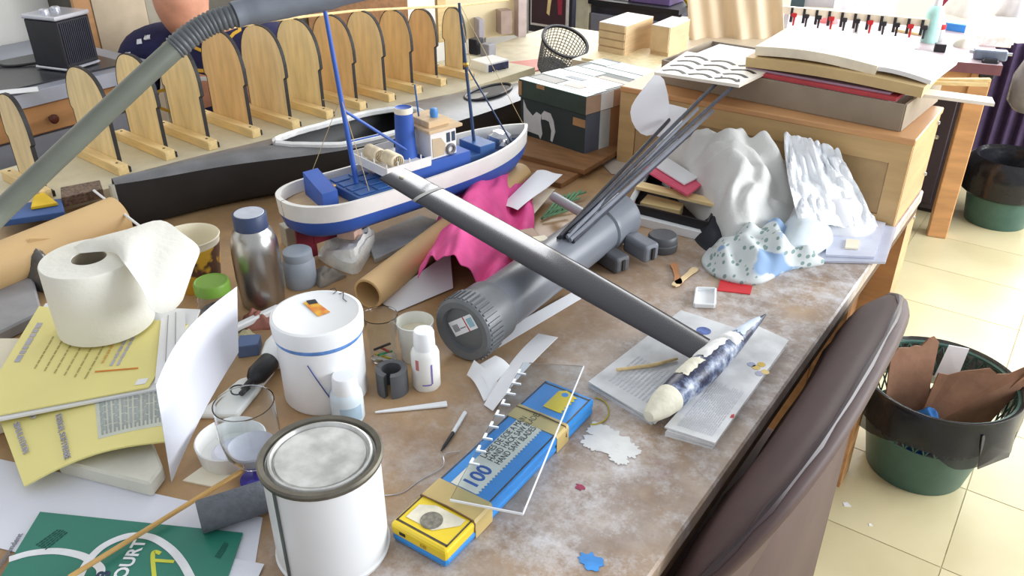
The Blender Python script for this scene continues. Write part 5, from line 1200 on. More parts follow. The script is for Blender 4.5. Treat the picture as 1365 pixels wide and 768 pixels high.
# ------------------------------------------------------------------ papers at the near left: sheet, green brochure
sheetm = M('cool_white_paper', (224, 226, 236), .7, var=.02, scale=5)
paper('backing_sheet', [(-160,690,.001), (330,815,.001), (350,690,.001), (0,612,.001)], .001, sheetm, 'large plain white sheet under the green brochure', n=6)
paper('white_leaflet', [(240,850,.0022), (330,800,.0022), (352,752,.003), (290,740,.003)], .002, sheetm, 'white leaflet sticking out from under the green brochure', n=4)
gb = thing('green_brochure', 'dark green brochure with white loops and yellow figure near the foam cylinder', 'brochure', A(150, 740, .003))
gq = [A(-42,842,.003), A(268,876,.003), A(324,712,.003), A(54,684,.003)]     # near left, near right, far right, far left
gm = M('dark_green_print', (42, 122, 104), .45, var=.03)
MB().prism(gq, (0,0,.002)).build('cover', gm, gb)
G = lambda x, y, z=.0054: A(x, y, z)
def ribbon(pts, wd, mat, name, par, z=.0051):
    P = smoothpath([A(x, y, z) for x, y in pts], 8); m = MB(); vs = []; fs = []
    for i, p in enumerate(P):
        d = (P[min(i+1,len(P)-1)] - P[max(i-1,0)]).normalized(); s_ = Vector((-d.y, d.x, 0))*wd/2; vs += [p + s_, p - s_]
        if i: fs.append((2*i-2, 2*i-1, 2*i+1, 2*i))
    n = len(vs); vs += [v + Vector((0,0,.0003)) for v in vs]; fs += [tuple(n + k for k in f) for f in fs]
    return m.add(vs, fs).build(name, mat, par)
pw = M('print_white', (230, 232, 236), .6)
ribbon([(12,746), (40,738), (75,735), (105,740), (122,748), (134,758), (133,772)], .0085, pw, 'white_loop', gb)
ribbon([(98,790), (108,765), (120,745), (140,727), (170,715), (200,716), (225,730), (243,750), (258,778)], .0085, pw, 'white_loop', gb, .0053)
ya = M('print_yellow_green', (204, 206, 70), .6)
ribbon([(206,772), (204,738), (214,738)], .0045, ya, 'yellow_figure', gb); ribbon([(203,747), (232,749)], .004, ya, 'yellow_figure', gb, .0052)
gu = (A(190,730) - A(166,772)).normalized(); gv = Vector((-gu.y, gu.x, 0))
text('title', 'COURT', .0195, A(166,772,.0056) - gu*.0145, gu, gv, pw, gb, bold=.0005)
text('title', 'B', .018, A(142,772,.0056), gu, gv, M('navy_print', (40, 60, 84), .6), gb, bold=.0008)
small = M('dark_green_ink', (28, 78, 68), .7)
q = [A(47,726,.0053), A(84,700,.0053), A(96,706,.0053), A(62,734,.0053)]; flat_print(gb, q, 5, small, 3)
q = [A(286,742,.0053), A(302,718,.0053), A(308,722,.0053), A(294,745,.0053)]; flat_print(gb, q, 4, small, 8)
text('side_text', 'independent', .0095, A(1,757,.0022), (A(33,708)-A(1,757)), (A(1,757)-A(33,760)), grey_ink, gb)
# marbled block under the magazines
tag(MB().prism([A(80,632,.0), A(204,664,.0), A(222,640,.0), A(190,560,.0), A(90,580,.0)], (0,0,.022)).build('plaster_block', M('marbled_plaster', (206, 204, 192), .7, var=.12, scale=14, bump=.2), bevel=.003), 'marbled off-white plaster slab under the yellow magazines', 'slab')
tag(MB().prism([A(-60,600,.0), A(60,560,.0), A(120,470,.0), A(-40,470,.0)], (0,0,.026)).build('paper_pile', cream_paper, bevel=.002), 'pile of plain paper under the yellow magazines', 'pile')
tag(MB().prism([A(-20,470,.0), A(60,430,.0), A(40,350,.0), A(-80,370,.0)], (0,0,.02)).build('grey_case', M('grey_card_case', (150, 150, 154), .5, var=.1), bevel=.003), 'flat grey card case between the magazines and the kraft paper', 'case')
# ------------------------------------------------------------------ yellow magazines
ymat = M('yellow_print', (236, 225, 146), .5, var=.04, scale=5)
hy = .036
def sheetq(P, nu=16, nv=16, th=.0022, bendfn=None):
    def fn(u, v):
        p = lerp(lerp(P[0], P[1], u), lerp(P[3], P[2], u), v)
        if bendfn: p.z += bendfn(u, v)
        return p
    return fn, MB().sheet(fn, nu, nv, th)
def print_on(fn, u0, u1, v0, v1, rows, mat, seed, par, cols=1, vert=True, name='print'):
    rnd = random.Random(seed); m = MB()
    for r in range(rows):
        a0 = (r + .2)/rows; a1 = (r + .65)/rows; w_ = 0
        while w_ < .92:
            w1 = min(1, w_ + .07 + .1*rnd.random())
            qs = []
            for a, b in ((a0,w_), (a0,w1), (a1,w1), (a1,w_)):
                uu, vv = (u0 + (u1-u0)*a, v0 + (v1-v0)*b) if vert else (u0 + (u1-u0)*b, v0 + (v1-v0)*a)
                qs.append(Vector(fn(uu, vv)) + Vector((0,0,.0004)))
            m.prism(qs, (0,0,.00015)); w_ = w1 + .025
    return m.build(name, mat, par)
# lower magazine, its free edge lifted
t = thing('magazine', 'yellow magazine with grey photo panel, lower one with a lifted curling edge', 'magazine', A(110, 600))
P = [A(32,648,.014), A(222,588,.034), A(222,470,hy), A(-6,545,.034)]
fn, mb = sheetq(P, bendfn=lambda u, v: .014*math.sin(math.pi*u)*(1-v)**1.5)
mg = mb.build('cover', ymat, t, True)
print_on(fn, .56, .97, .25, .82, 9, M('pale_photo_ink', (166, 176, 172), .7), 3, mg, vert=True)
def patchq(fn, u0, u1, v0, v1, mat, par, name, n=8, lift=.0003):
    m = MB().sheet(lambda a, b: Vector(fn(u0+(u1-u0)*a, v0+(v1-v0)*b)) + Vector((0,0,lift)), n, n, .0001); return m.build(name, mat, par, True)
patchq(fn, .54, .985, .16, .90, M('photo_panel', (206, 210, 196), .6, var=.08, scale=30), mg, 'photo_panel', lift=.00025)
print_on(fn, .56, .97, .20, .86, 15, M('pale_grey_ink', (162, 166, 166), .8), 4, mg)
for u0, v0, s in ((.06,.30,'SIMULATION'), (.16,.42,'& 3D'), (.30,.22,'DESIGN, SOFTWARE')):
    o_ = Vector(fn(u0, v0 + .42)) + Vector((0,0,.0016)); dv = Vector(fn(u0, v0)) - Vector(fn(u0, v0 + .3)); du = Vector(fn(u0 + .1, v0)) - Vector(fn(u0, v0))
    text('headline', s, .0105, o_, dv, du, M('lavender_ink', (176, 174, 184), .7), mg, ext=.0008)
patchq(fn, .42, .50, .74, .90, M('pale_blue_square', (150, 170, 206), .6), mg, 'blue_square', 4, .0006)
# upper magazine
t = thing('magazine', 'yellow magazine with an orange rule, upper one under the paper roll', 'magazine', A(100, 500))
P = [A(0,556,hy+.006), A(200,515,hy+.006), A(262,428,hy+.010), A(30,425,hy+.006)]
P = [A(-40,560,hy+.006), A(198,516,hy+.006), A(250,432,hy+.008), A(52,408,hy+.006)]
fw, mb = sheetq([p + Vector((0,0,-.003)) for p in (A(-50,566,hy+.006), A(225,513,hy+.006), A(266,410,hy+.010), A(60,402,hy+.006))], th=.003); wp_ = mb.build('white_page', white_paper, t, True)
fn, mb = sheetq(P, th=.002); mg = mb.build('cover', ymat, t, True)
for k in range(6): print_on(fn, .20 + .07*k, .20 + .07*k + .022, .38 - .03*k, .70, 1, M('ochre_grey_ink', (176, 164, 104), .7), 10+k, mg)
o0 = Vector(fn(.60,.30)) + Vector((0,0,.0006)); o1 = Vector(fn(.86,.30)) + Vector((0,0,.0006)); MB().tube([o0, o1], .0013, 4).build('orange_rule', M('orange_ink', (224, 140, 60), .6), mg)
print_on(fn, .66, .74, .36, .86, 2, MATS['lavender_ink'], 20, mg); print_on(fn, .60, .63, .40, .80, 1, M('orange_text', (216, 170, 90), .7), 21, mg); print_on(fn, .04, .12, .45, .85, 1, MATS['lavender_ink'], 22, mg)
patchq(fn, .90, .965, .06, .14, white_paper, mg, 'white_box', 3, .0005)
# lined notes sheet at right of the upper magazine
t = thing('ruled_sheet', 'white ruled paper sheet beside the yellow magazine under the roll', 'paper', A(235, 470))
P = [A(206,512,hy+.009), A(250,488,hy+.012), A(246,412,hy+.012), A(215,424,hy+.010)]
fn, mb = sheetq(P, 8, 8, .0005); s_ = mb.build('sheet', white_paper, t, True)
m = MB()
for u in (.3, .62): m.tube([Vector(fn(u,v/6)) + Vector((0,0,.0004)) for v in range(7)], .0004, 4)
m.build('ruling', grey_ink, s_)
# ------------------------------------------------------------------ paper roll standing on the magazines
hr = hy + .012
c = A(143, 430, hr)
t = thing('paper_roll', 'thick white paper roll standing on the yellow magazines with a trailing sheet', 'paper roll', c)
R_ = rad(c + Vector((0,0,.05)), 122); hh = zup(c, 343) - c.z
rollm = M('tissue_white', (236, 234, 224), .9, var=.03, scale=8, bump=.15, bscale=120)
MB().lathe([(R_*.34,0), (R_,0), (R_*1.005,hh*.5), (R_*.99,hh-.002), (R_*.97,hh), (R_*.36,hh), (R_*.34,hh-.002), (R_*.34,0)], c, 56).build('roll', rollm, t, True)
MB().lathe([(R_*.33,.001), (R_*.345,.001), (R_*.345,hh-.001), (R_*.33,hh-.001), (R_*.33,.001)], c, 32).build('core', M('grey_card_core', (150, 140, 122), .8), t, True)
Zr = c.z + hh
k1 = [Vector((p.x, p.y, Zr + dz)) for p, dz in ((at(96,334,Zr), .002), (at(118,322,Zr), .016), (at(214,294,Zr), .016))]
# the loose end: folded over the top, out past the roll and hanging down
e0, e1 = at(112,322,Zr+.012), at(150,352,Zr+.004)
rows = [(at(98,330,Zr+.006), at(106,338,Zr+.003)), (at(118,320,Zr+.014), at(150,336,Zr+.006)), (at(170,306,Zr+.020), at(166,352,Zr+.010)), (at(214,294,Zr+.022), at(188,384,Zr-.012)), (at(244,312,Zr+.014), at(200,410,Zr-.030)), (at(266,332,Zr+.000), at(214,418,Zr-.040)), (at(258,356,Zr-.014), at(232,412,Zr-.046)), (at(246,392,Zr-.050), at(243,400,Zr-.058))]
La, Lb = smoothpath([r[0] for r in rows], 4), smoothpath([r[1] for r in rows], 4)
def tail(u, v):
    i = min(len(La)-1, int(round(u*(len(La)-1)))); p = lerp(La[i], Lb[i], v); p.z += .006*math.sin(math.pi*v)*math.sin(math.pi*u); return p
MB().sheet(tail, len(La)-1, 10, .0006).build('trailing_sheet', rollm, t, True, angle=80)
# ------------------------------------------------------------------ standing white sheet
p0 = A(229, 643); p1 = A(322, 520); nrm_ = Vector((-(p1-p0).y, (p1-p0).x, 0)).normalized()
def up_(px, py): return onp(px, py, p0, nrm_)
ca, cb_, cc_, cd = up_(208,514), up_(316,382), up_(318,470), p0 + Vector((0,0,.0))
def stand(u, v):
    a = lerp(lerp(cd, ca, v), lerp(cc_, cb_, v), u)                      # u from near to far, v up
    return a + nrm_ * (.018*math.sin(math.pi*u)*(.3+.7*v))
tag(MB().sheet(stand, 16, 10, .0006).build('standing_sheet', sheetm, None, True), 'curved plain white sheet standing on edge beside the magazines', 'paper')
# ------------------------------------------------------------------ kraft roll and scraps at the far left
a, b = A(10,352,.040), A(158,290,.045); d = (b-a).normalized()
a = a - d*.12
tag(MB().lathe([(.036,0), (.040,0), (.040,(b-a).length), (.036,(b-a).length), (.036,0)], a, 30, d).build('kraft_roll', kraft, None, True), 'thick roll of brown kraft paper at the end of the black hull', 'paper roll')
paper('kraft_sheet', [(15,380,.002), (100,372,.010), (150,318,.03), (40,318,.08)], .01, kraft, 'loose brown kraft sheet unrolling from the kraft roll')
tag(MB().heap([(p.x, p.y) for p in (A(8,348), A(60,346), A(85,362), A(80,392), A(50,388), A(20,372))], lambda t_, q: TZ + .022 + .045*(1-t_**2) + .02*nz(q, 45), 12, 6, TZ).build('dark_film_bag', M('dark_grey_film', (92, 90, 88), .2, var=.3, scale=30), None, True, angle=50), 'crumpled dark grey plastic film beside the paper roll', 'film')
for k in range(3): tag(MB().tube([A(58 + 3*k, 340 + 10*k, .07), A(80 + 2*k, 376 + 4*k, .055)], .0012, 6).build('steel_rod', chrome, None, True), ['thin bright steel rod in the dark film, next to the kraft roll', 'thin bright steel rod between two others in the dark film', 'thin bright steel rod in the dark film, next to the paper roll'][k], 'rod', 'steel rods in the film')
rod('white_needle', 'thin white plastic rod leaning on the black hull end', 'rod', A(125,254,.075), A(192,306,.055), .0024, white_plastic, 8)
tag(MB().prism([A(0,303,.0205), A(88,290,.0205), A(84,272,.0205), A(0,282,.0205)], (0,0,.012)).build('blue_folder', M('blue_card', (58, 92, 150), .5), bevel=.001), 'blue card folder under the hose beside the kraft roll', 'folder')
tag(MB().prism([A(42,280,.033), A(78,274,.033), A(60,260,.033), A(46,264,.033)], (0,0,.006)).build('yellow_packet', M('yellow_card', (224, 186, 40), .5), bevel=.001), 'small yellow packet lying on the blue folder', 'packet')
tag(MB().prism([A(-10,282,.033), A(18,278,.033), A(14,264,.033), A(-12,268,.033)], (0,0,.004)).build('lilac_card', M('lilac_card', (150, 164, 214), .5)), 'pale lilac card on the blue folder', 'card')
tag(MB().prism([A(85,276,.0205), A(140,264,.0205), A(136,252,.0205), A(84,262,.0205)], (0,0,.02)).build('speckled_tile', M('brown_speckle', (112, 92, 78), .6, var=.5, scale=180), bevel=.001), 'speckled brown slab beside the end of the black hull', 'slab')
tag(MB().prism([A(132,312,.0), A(152,306,.0), A(150,298,.0), A(134,302,.0)], (0,0,.04)).build('red_box', red_paint, bevel=.001), 'small red box at the end of the black hull', 'box')
tag(MB().lathe([(0,0), (.03,0), (.032,.004), (.038,.08), (.040,.082), (.036,.082), (.030,.006), (0,.005)], A(-22,360), 28).build('white_cup', white_plastic, None, True), 'white plastic cup at the edge of the grey case', 'cup')
# ------------------------------------------------------------------ chair pushed against the table
def chair():
    br = M('maroon_vinyl', (76, 56, 54), .58, var=.12, scale=8, bump=.1); pip = M('dark_vinyl_piping', (58, 44, 46), .4, var=.1)
    t = thing('upholstered_chair', 'dark maroon vinyl chair with rounded backrest pushed up to the table', 'chair', (-.15, .95, 0))
    y0, y1 = .58, 1.345; yc = (y0+y1)/2; hwid = (y1-y0)/2; zc = .655; hz = .205
    X = lambda z: (-.132 - (.86 - z)*.62) if z > .74 else (-.2064 - (.74 - z)*.06)
    n = 56; prof = []
    for k in range(n):
        a = 2*math.pi*k/n; cy = math.copysign(abs(math.cos(a))**.68, math.cos(a)); sz = math.copysign(abs(math.sin(a))**.78, math.sin(a))
        prof.append((cy, sz))
    def ring(k, off, sc_): return [Vector((X(zc + hz*z*sc_) + off, yc + hwid*y*sc_, zc + hz*z*sc_)) for y, z in prof]
    layers = [ring(0,-.020,.0001), ring(0,-.020,.3), ring(0,-.020,.6), ring(0,-.020,.75), ring(0,-.018,.86), ring(0,-.014,.95), ring(0,-.006,.995), ring(0,.014,.995), ring(0,.026,.95), ring(0,.034,.75), ring(0,.038,.6), ring(0,.040,.3), ring(0,.040,.0001)]
    m = MB(); vs = [p for l in layers for p in l]; fs = [(i*n+k, i*n+(k+1)%n, (i+1)*n+(k+1)%n, (i+1)*n+k) for i in range(len(layers)-1) for k in range(n)]
    bk = m.add(vs, fs).build('backrest', br, t, True, angle=80)
    r = ring(0,.002,1.0); MB().tube(r + r[:1], [.0045 + .0018*math.sin(k*2.3) for k in range(n+1)], 8, False).build('piping', pip, bk, True)
    MB().box(-.215, -.172, y0+.10, y1-.08, .12, .66).build('back_skirt', br, t, bevel=.01, seg=2, smooth=True)
    for k in range(3, n//2, 11):
        p = ring(0,.004,1.004)[k]; MB().lathe([(.0035,0), (.003,.0015), (0,.002)], p, 8, (p - Vector((X(zc), yc, zc))).normalized()).build('stud', pip, bk, True)
    MB().box(-.66, -.25, y0+.06, y1-.06, .40, .47).build('seat', br, t, bevel=.02, seg=3, smooth=True)
    MB().box(-.64, -.27, y0+.08, y1-.08, .36, .40).build('seat_frame', brown_wood, t)
    for x, y in ((-.60,y0+.11), (-.60,y1-.11), (-.31,y0+.11), (-.31,y1-.11)): MB().tube([(x,y,.36), (x + (.0 if x > -.4 else 0),y,0)], [.022,.015], 12).build('leg', brown_wood, t, True)
    for y in (y0+.16, y1-.16): MB().tube([(-.29,y,.38), (X(.56)-.005,y,.56)], .014, 10).build('back_post', brown_wood, t, True)
chair()
# ------------------------------------------------------------------ waste bins
def bin_(label, c, r0, r1, h, name='waste_bin', lattice=True, group=None):
    t = thing(name, label, 'waste bin', c)
    gr = M('bin_green', (64, 98, 90), .4, var=.08)
    hb = h*.52
    rr = lambda z: r0 + (r1-r0)*z/h
    MB().lathe([(0,.004), (r0-.003,.004), (r0,0), (r0+.002,.003), (rr(hb),hb), (rr(hb)-.003,hb), (r0-.004,.007), (0,.007)], c, 44).build('bucket', gr, t, True)
    m = MB(); n = 40
    for k in range(n):
        for sgn in (-1, 1):
            pts = []
            for j in range(7):
                z = hb + (h-hb)*j/6; a = 2*math.pi*k/n + sgn*.16*j/6*2; pts.append(c + Vector(((rr(z)-.001)*math.cos(a), (rr(z)-.001)*math.sin(a), z)))
            m.tube(pts, .0022, 4)
    m.build('lattice_wall', gr, t)
    MB().lathe([(r1-.004,h-.004), (r1+.004,h-.005), (r1+.006,h), (r1+.002,h+.004), (r1-.004,h+.002), (r1-.004,h-.004)], c, 44).build('rim', gr, t, True)
    return t, rr
liner = M('black_bin_liner', (30, 32, 40), .25, var=.2, scale=20, alpha=.86)
c = Vector((-.10, 1.95, 0)); bz_ = .27
t, rr = bin_('green waste bin with black liner and torn cardboard, beside the maroon chair', c, .116, .173, bz_)
def skirt(c, R, h, drop, seed, name, par, wav=.012):
    vs = []; fs = []; n = 64; rows = [(R-.006,h-.10), (R-.005,h-.02), (R-.002,h+.004), (R+.006,h+.006), (R+.009,h-.004), (R+.009,h-drop*.5), (R+.011,h-drop)]
    for j, (r, z) in enumerate(rows):
        for k in range(n):
            a = 2*math.pi*k/n; w_ = wav*noise.noise(Vector((math.cos(a)*3+seed, math.sin(a)*3, j*.4))); e = 1 if j < 4 else 1 + (j-4)*.5
            zz = z + (drop*.45*noise.noise(Vector((math.cos(a)*1.5, math.sin(a)*1.5+seed, 0))) if j == len(rows)-1 else 0)
            r2 = r + (w_*e if j > 3 else 0); fs_ = max(r2, R+.006) if j > 3 else r2
            vs.append(c + Vector((fs_*math.cos(a), fs_*math.sin(a), zz)))
    for j in range(len(rows)-1):
        for k in range(n): fs.append((j*n+k, j*n+(k+1)%n, (j+1)*n+(k+1)%n, (j+1)*n+k))
    return MB().add(vs, fs).build(name, liner, par, True, angle=80)
skirt(c, .1785, bz_ + .003, .11, 3, 'bin_liner', t)
flap = [c + Vector((.184*math.cos(a), .184*math.sin(a), z)) for a, z in ((-.9,bz_-.02), (.25,bz_-.005), (.30,bz_-.06), (-.2,bz_-.125), (-.8,bz_-.12))]
MB().prism([p + Vector((.006,0,0)) for p in flap], (.002,0,0)).build('liner_flap', liner, t)
cdk = M('torn_cardboard', (134, 98, 76), .8, var=.15, scale=18, bump=.2)
def torn_card(label, corners, sd, th=.004):
    P = [Vector(p) for p in corners]; rnd = random.Random(sd); pts = []
    pts += [P[0], P[1]]
    for k in range(9): s = k/8; pts.append(lerp(P[1], P[2], s*.0) if False else lerp(P[2], P[3], s) + (P[2]-P[1]).normalized()*rnd.uniform(-.014,.014))
    nrm = (P[1]-P[0]).cross(P[3]-P[0]).normalized()
    return tag(MB().prism(pts, nrm*th).build('torn_cardboard', cdk), label, 'cardboard', 'torn cardboard in the bin')
X_ = lambda dx, dy, z: c + Vector((dx, dy, z))
torn_card('tall torn brown cardboard piece in the bin, beside the chair', [X_(-.095,-.035,.10), X_(-.015,.055,.10), X_(-.035,.085,.335), X_(-.12,-.02,.315)], 1)
torn_card('wide torn brown cardboard piece in the bin, on the side away from the chair', [X_(-.02,-.06,.13), X_(.11,.02,.13), X_(.185,.08,.335), X_(-.01,.0,.285)], 2)
torn_card('folded torn cardboard corner leaning over the bin rim', [X_(.10,.03,.2), X_(.13,.06,.2), X_(.215,.115,.345), X_(.165,.06,.325)], 3)
tag(MB().prism([X_(-.02,.09,.22), X_(.03,.11,.22), X_(.035,.12,.31), X_(-.01,.10,.315)], (.0,-.002,0)).build('paper_scrap', white_paper), 'white paper scrap standing in the bin', 'paper')
def ballf(t_, q): return .16 + .05*(1-t_**2) + .012*nz(q, 60)
tag(MB().heap([(c.x + .0 + .04*math.cos(k*.785), c.y - .05 + .04*math.sin(k*.785)) for k in range(8)], ballf, 8, 4, .10).build('blue_wipe', M('blue_wipe', (44, 104, 170), .8), None, True), 'crumpled blue wipe at the bottom of the open bin', 'wipe')
m = MB().heap([(c.x + .10*math.cos(k*.785), c.y + .10*math.sin(k*.785)) for k in range(8)], lambda t_, q: .10 + .012*nz(q, 50), 8, 4, .012); tag(m.build('bin_rubbish', M('mixed_rubbish', (110, 100, 92), .8, var=.4, scale=40), None, True), 'mixed rubbish filling the lower part of the bin', 'rubbish')
for k, (x, y, s) in enumerate(((1128,673,.012), (1160,700,.006), (1265,655,.005), (1180,610,.006))):
    p = at(x, y, 0); tag(MB().prism([p + Vector((s,0,0)), p + Vector((0,s*.8,0)), p + Vector((-s*.8,.2*s,0)), p + Vector((-.2*s,-s*.7,0))], (0,0,.001)).build('floor_scrap', white_paper), ['largest white scrap on the vinyl floor between chair and bin', 'tiny white scrap on the floor, farthest from the bin', 'tiny white scrap on the floor right beside the bin', 'tiny white scrap on the floor close to the chair'][k], 'scrap', 'white scraps on the floor')
# second bin with a black bag under the far table
c2 = at(1322, 300, 0) + Vector((.0,.06,0))
t, rr = bin_('green waste bin with a puffed black bag, beside the far table leg', c2, .115, .15, .24)
MB().lathe([(.150,.13), (.163,.14), (.165,.20), (.160,.262), (.140,.285), (.125,.275), (.11,.20), (0,.18)], c2, 40).build('bin_bag', M('glossy_black_bag', (28, 28, 32), .22, var=.2, scale=14, bump=.8, bscale=18), t, True)
# ------------------------------------------------------------------ far table on the right with its clutter
FT = .70
fa, fb = at(1040, 62, FT), at(1337, 88, FT)           # front edge of the far table
fu = (fb-fa).normalized(); fv = Vector((-fu.y, fu.x, 0))
o = fa - fu*.3; LL = (fb-o).length
far = thing('far_table', 'long orange wooden table at the far wall, loaded with clutter', 'table', (o + fu*LL/2 + fv*.4)*1 - Vector((0,0,FT)))
FP = lambda s, d, z=0.0: o + fu*s + fv*d + Vector((0,0,z))
def fbox(s0, s1, d0, d1, z0, z1, name, mat, par, bevel=0): return MB().prism([FP(s0,d0,z0), FP(s1,d0,z0), FP(s1,d1,z0), FP(s0,d1,z0)], (0,0,z1-z0)).build(name, mat, par, bevel=bevel)
fbox(0, LL, 0, .8, -.03, 0, 'table_top', M('pale_mauve_top', (196, 178, 182), .4, var=.06), far)
fbox(0, LL, -.004, .0, -.035, .001, 'edge_band', M('purple_brown_edge', (116, 74, 80), .4), far)
fbox(.02, LL-.02, .03, .06, -.15, -.035, 'apron', orange_wood, far)
for s, d in ((LL-.09, .02), (LL-.09, .7), (.02, .02), (.02, .7)): fbox(s, s+.07, d, d+.07, -FT, -.03, 'leg', orange_wood, far, .003)
fbox(.2, LL-.15, .55, .57, -.62, -.16, 'back_curtain', M('purple_panel', (84, 62, 98), .8, var=.15, stretch=(20,20,1)), far)
dc = thing('dark_cabinet', 'dark brown cabinet standing under the far table', 'cabinet', (-.6, 3.85, 0))
MB().box(-.95, -.40, 3.66, 4.05, .02, .52).build('body', M('dark_cupboard', (62, 54, 58), .6), dc, bevel=.004)
MB().box(-.93, -.42, 3.645, 3.66, .05, .50).build('door', M('dark_cupboard_door', (56, 46, 54), .5), dc, bevel=.003)
MB().box(-.94, -.41, 3.68, 4.03, 0, .02).build('plinth', black_edge, dc)
MB().lathe([(.006,0), (.009,.012), (0,.016)], (-.46, 3.645, .34), 12, (0,-1,0)).build('knob', chrome, dc, True)
vx0, vx1 = aty(1296, 150, 4.15).x, aty(1420, 150, 4.15).x
tag(MB().sheet(lambda u, v: (vx0 + (vx1-vx0)*u, 4.15 + .012*math.sin(u*40), .62*v + .02), 50, 4, .004).build('purple_curtain', M('purple_cloth', (74, 58, 90), .85, var=.12), None, True), 'purple curtain hanging behind the far table leg and the bin', 'curtain')
def S(px, py): 
    p = at(px, py, FT) - o; return p.dot(fu), p.dot(fv)
# rail with a row of small clamps
s0, d0 = S(1045, 40); s1, d1 = S(1235, 60)
rl = thing('clamp_rail', 'long white rail carrying a row of red and black clamps on the far table', 'rail', FP((s0+s1)/2, d0))
MB().bar(FP(s0-.1,d0+.04,.075), FP(s1,d1+.04,.075), .02, .03).build('rail_bar', M('white_rail', (236, 226, 200), .5), rl)
for k in range(3): MB().bar(FP(s0 + k*.28,d0+.05,0), FP(s0 + k*.28,d0+.05,.062), .02, .02, (0,1,0)).build('rail_post', white_plastic, rl)
kinds = [red_paint, black_plastic, dark_metal]
for k in range(11):
    s = s0 + (s1-s0)*(k+.4)/11; mt = kinds[(k*2) % 3]
    cl = thing('spring_clamp', 'small %s clamp hanging on the white rail, %s along it' % (('red', 'black', 'steel')[(k*2) % 3], ['first', 'second', 'third', 'fourth', 'fifth', 'sixth', 'seventh', 'eighth', 'ninth', 'tenth', 'last'][k]), 'clamp', FP(s, d0+.02), 0, 'clamps on the white rail')
    b = FP(s, d0 + (d1-d0)*(k+.4)/11 + .024)
    MB().bar(b + Vector((0,0,.03)), b + Vector((0,0,.088)), .010, .010, (0,1,0)).build('bar', dark_metal, cl)
    MB().obox(b + fu*.010 - fv*.004 + Vector((0,0,.060)), (.022,.014,.016), fu, fv).build('jaw', mt, cl, bevel=.002)
    MB().tube([b + fu*.012 + Vector((0,0,.052)), b + fu*.012 - fv*.01 + Vector((0,0,.018))], [.005,.004], 8).build('handle', mt, cl, True)
# assorted objects on the far table
def on(px, py, h0=0.0): s, d = S(px, py); return FP(s, d, h0)
def item(name, label, cat, px, py, w_, d_, h, mat, rot=0, bevel=.002, h0=0.0, group=None):
    b = on(px, py, h0); u = fu*math.cos(rot) + fv*math.sin(rot); v = Vector((-u.y,u.x,0))
    return tag(MB().obox(b + v*d_/2 + Vector((0,0,h/2)), (w_,d_,h), u, v).build(name, mat, None, bevel=bevel), label, cat, group)
item('clear_storage_tub', 'pale translucent storage tub behind the clamp rail', 'tub', 1150, 22, .26, .20, .10, M('pale_tub', (232, 232, 238), .3), .02)
item('grey_binder', 'pale grey binder lying on the translucent tub', 'binder', 1150, 22, .27, .21, .012, M('pale_lid', (214, 212, 222), .4), .02, h0=.10)
item('paper_stack', 'stack of white paper beside the storage tub', 'paper stack', 1090, 10, .14, .16, .05, white_paper, .1)
item('green_carton', 'tall dark green carton near the cream sheet', 'carton', 1062, 10, .06, .10, .09, M('dark_green_carton', (70, 92, 96), .5))
def lathe_on(name, label, cat, px, py, prof, mat, n=24): return tag(MB().lathe(prof, on(px, py), n).build(name, mat, None, True), label, cat)
t = thing('spray_bottle', 'pale green plastic bottle with white cap on the far table', 'bottle', on(1238, 56))
MB().lathe([(0,0), (.030,0), (.032,.004), (.032,.11), (.022,.135), (.014,.14), (0,.14)], on(1238,56), 24).build('bottle_body', M('mint_plastic', (176, 222, 214), .4), t, True)
MB().lathe([(.015,.138), (.016,.14), (.014,.168), (0,.17)], on(1238,56), 20).build('cap', white_plastic, t, True)
t = thing('small_jar', 'small grey jar with red label beside the pale green bottle', 'jar', on(1254, 50))
MB().lathe([(0,0), (.018,0), (.018,.06), (.012,.07), (.012,.085), (0,.086)], on(1250,54), 20).build('jar_body', M('grey_jar', (190, 186, 186), .4), t, True)
MB().lathe([(.0183,.045), (.0186,.046), (.0186,.064), (.0183,.065)], on(1250,54), 20).build('label', red_paint, t, True)
item('blue_tool', 'bright blue plastic tool lying behind the jar', 'tool', 1272, 42, .09, .03, .03, M('bright_blue_plastic', (60, 140, 220), .4), -.4)
item('wood_lath', 'thin wooden lath lying slanted across the far table', 'lath', 1215, 46, .16, .015, .01, pine, -.5)
item('black_block', 'small black block near the edge of the far table', 'block', 1252, 70, .04, .03, .03, black_plastic)
item('metal_file', 'short grey metal file lying at the edge of the far table', 'file', 1232, 72, .10, .012, .008, dark_metal, -.7)
item('magazine_box', 'white file box with a printed strip on the far table', 'box', 1318, 58, .17, .10, .085, white_plastic, .0)
item('printed_strip', 'pale printed strip standing in front of the white file box', 'strip', 1318, 62, .15, .01, .04, M('peach_print', (226, 206, 200), .6, col2=(240,236,236), scale=60))
t = thing('bench_vice', 'dark metal clamp fixed at the corner of the far table', 'vice', on(1318, 78))
b = on(1318, 80); MB().obox(b + Vector((0,0,.02)), (.11,.045,.035), fu, fv).build('jaw', M('blue_grey_metal', (120, 128, 146), .4, .5), t, bevel=.006, seg=2)
MB().obox(b - fv*.045 + Vector((0,0,-.02)), (.055,.03,.07), fu, fv).build('clamp_foot', black_plastic, t, bevel=.006)
MB().tube([b - fu*.07 + Vector((0,0,.025)), b + fu*.07 + Vector((0,0,.025))], .006, 10).build('screw', chrome, t, True)
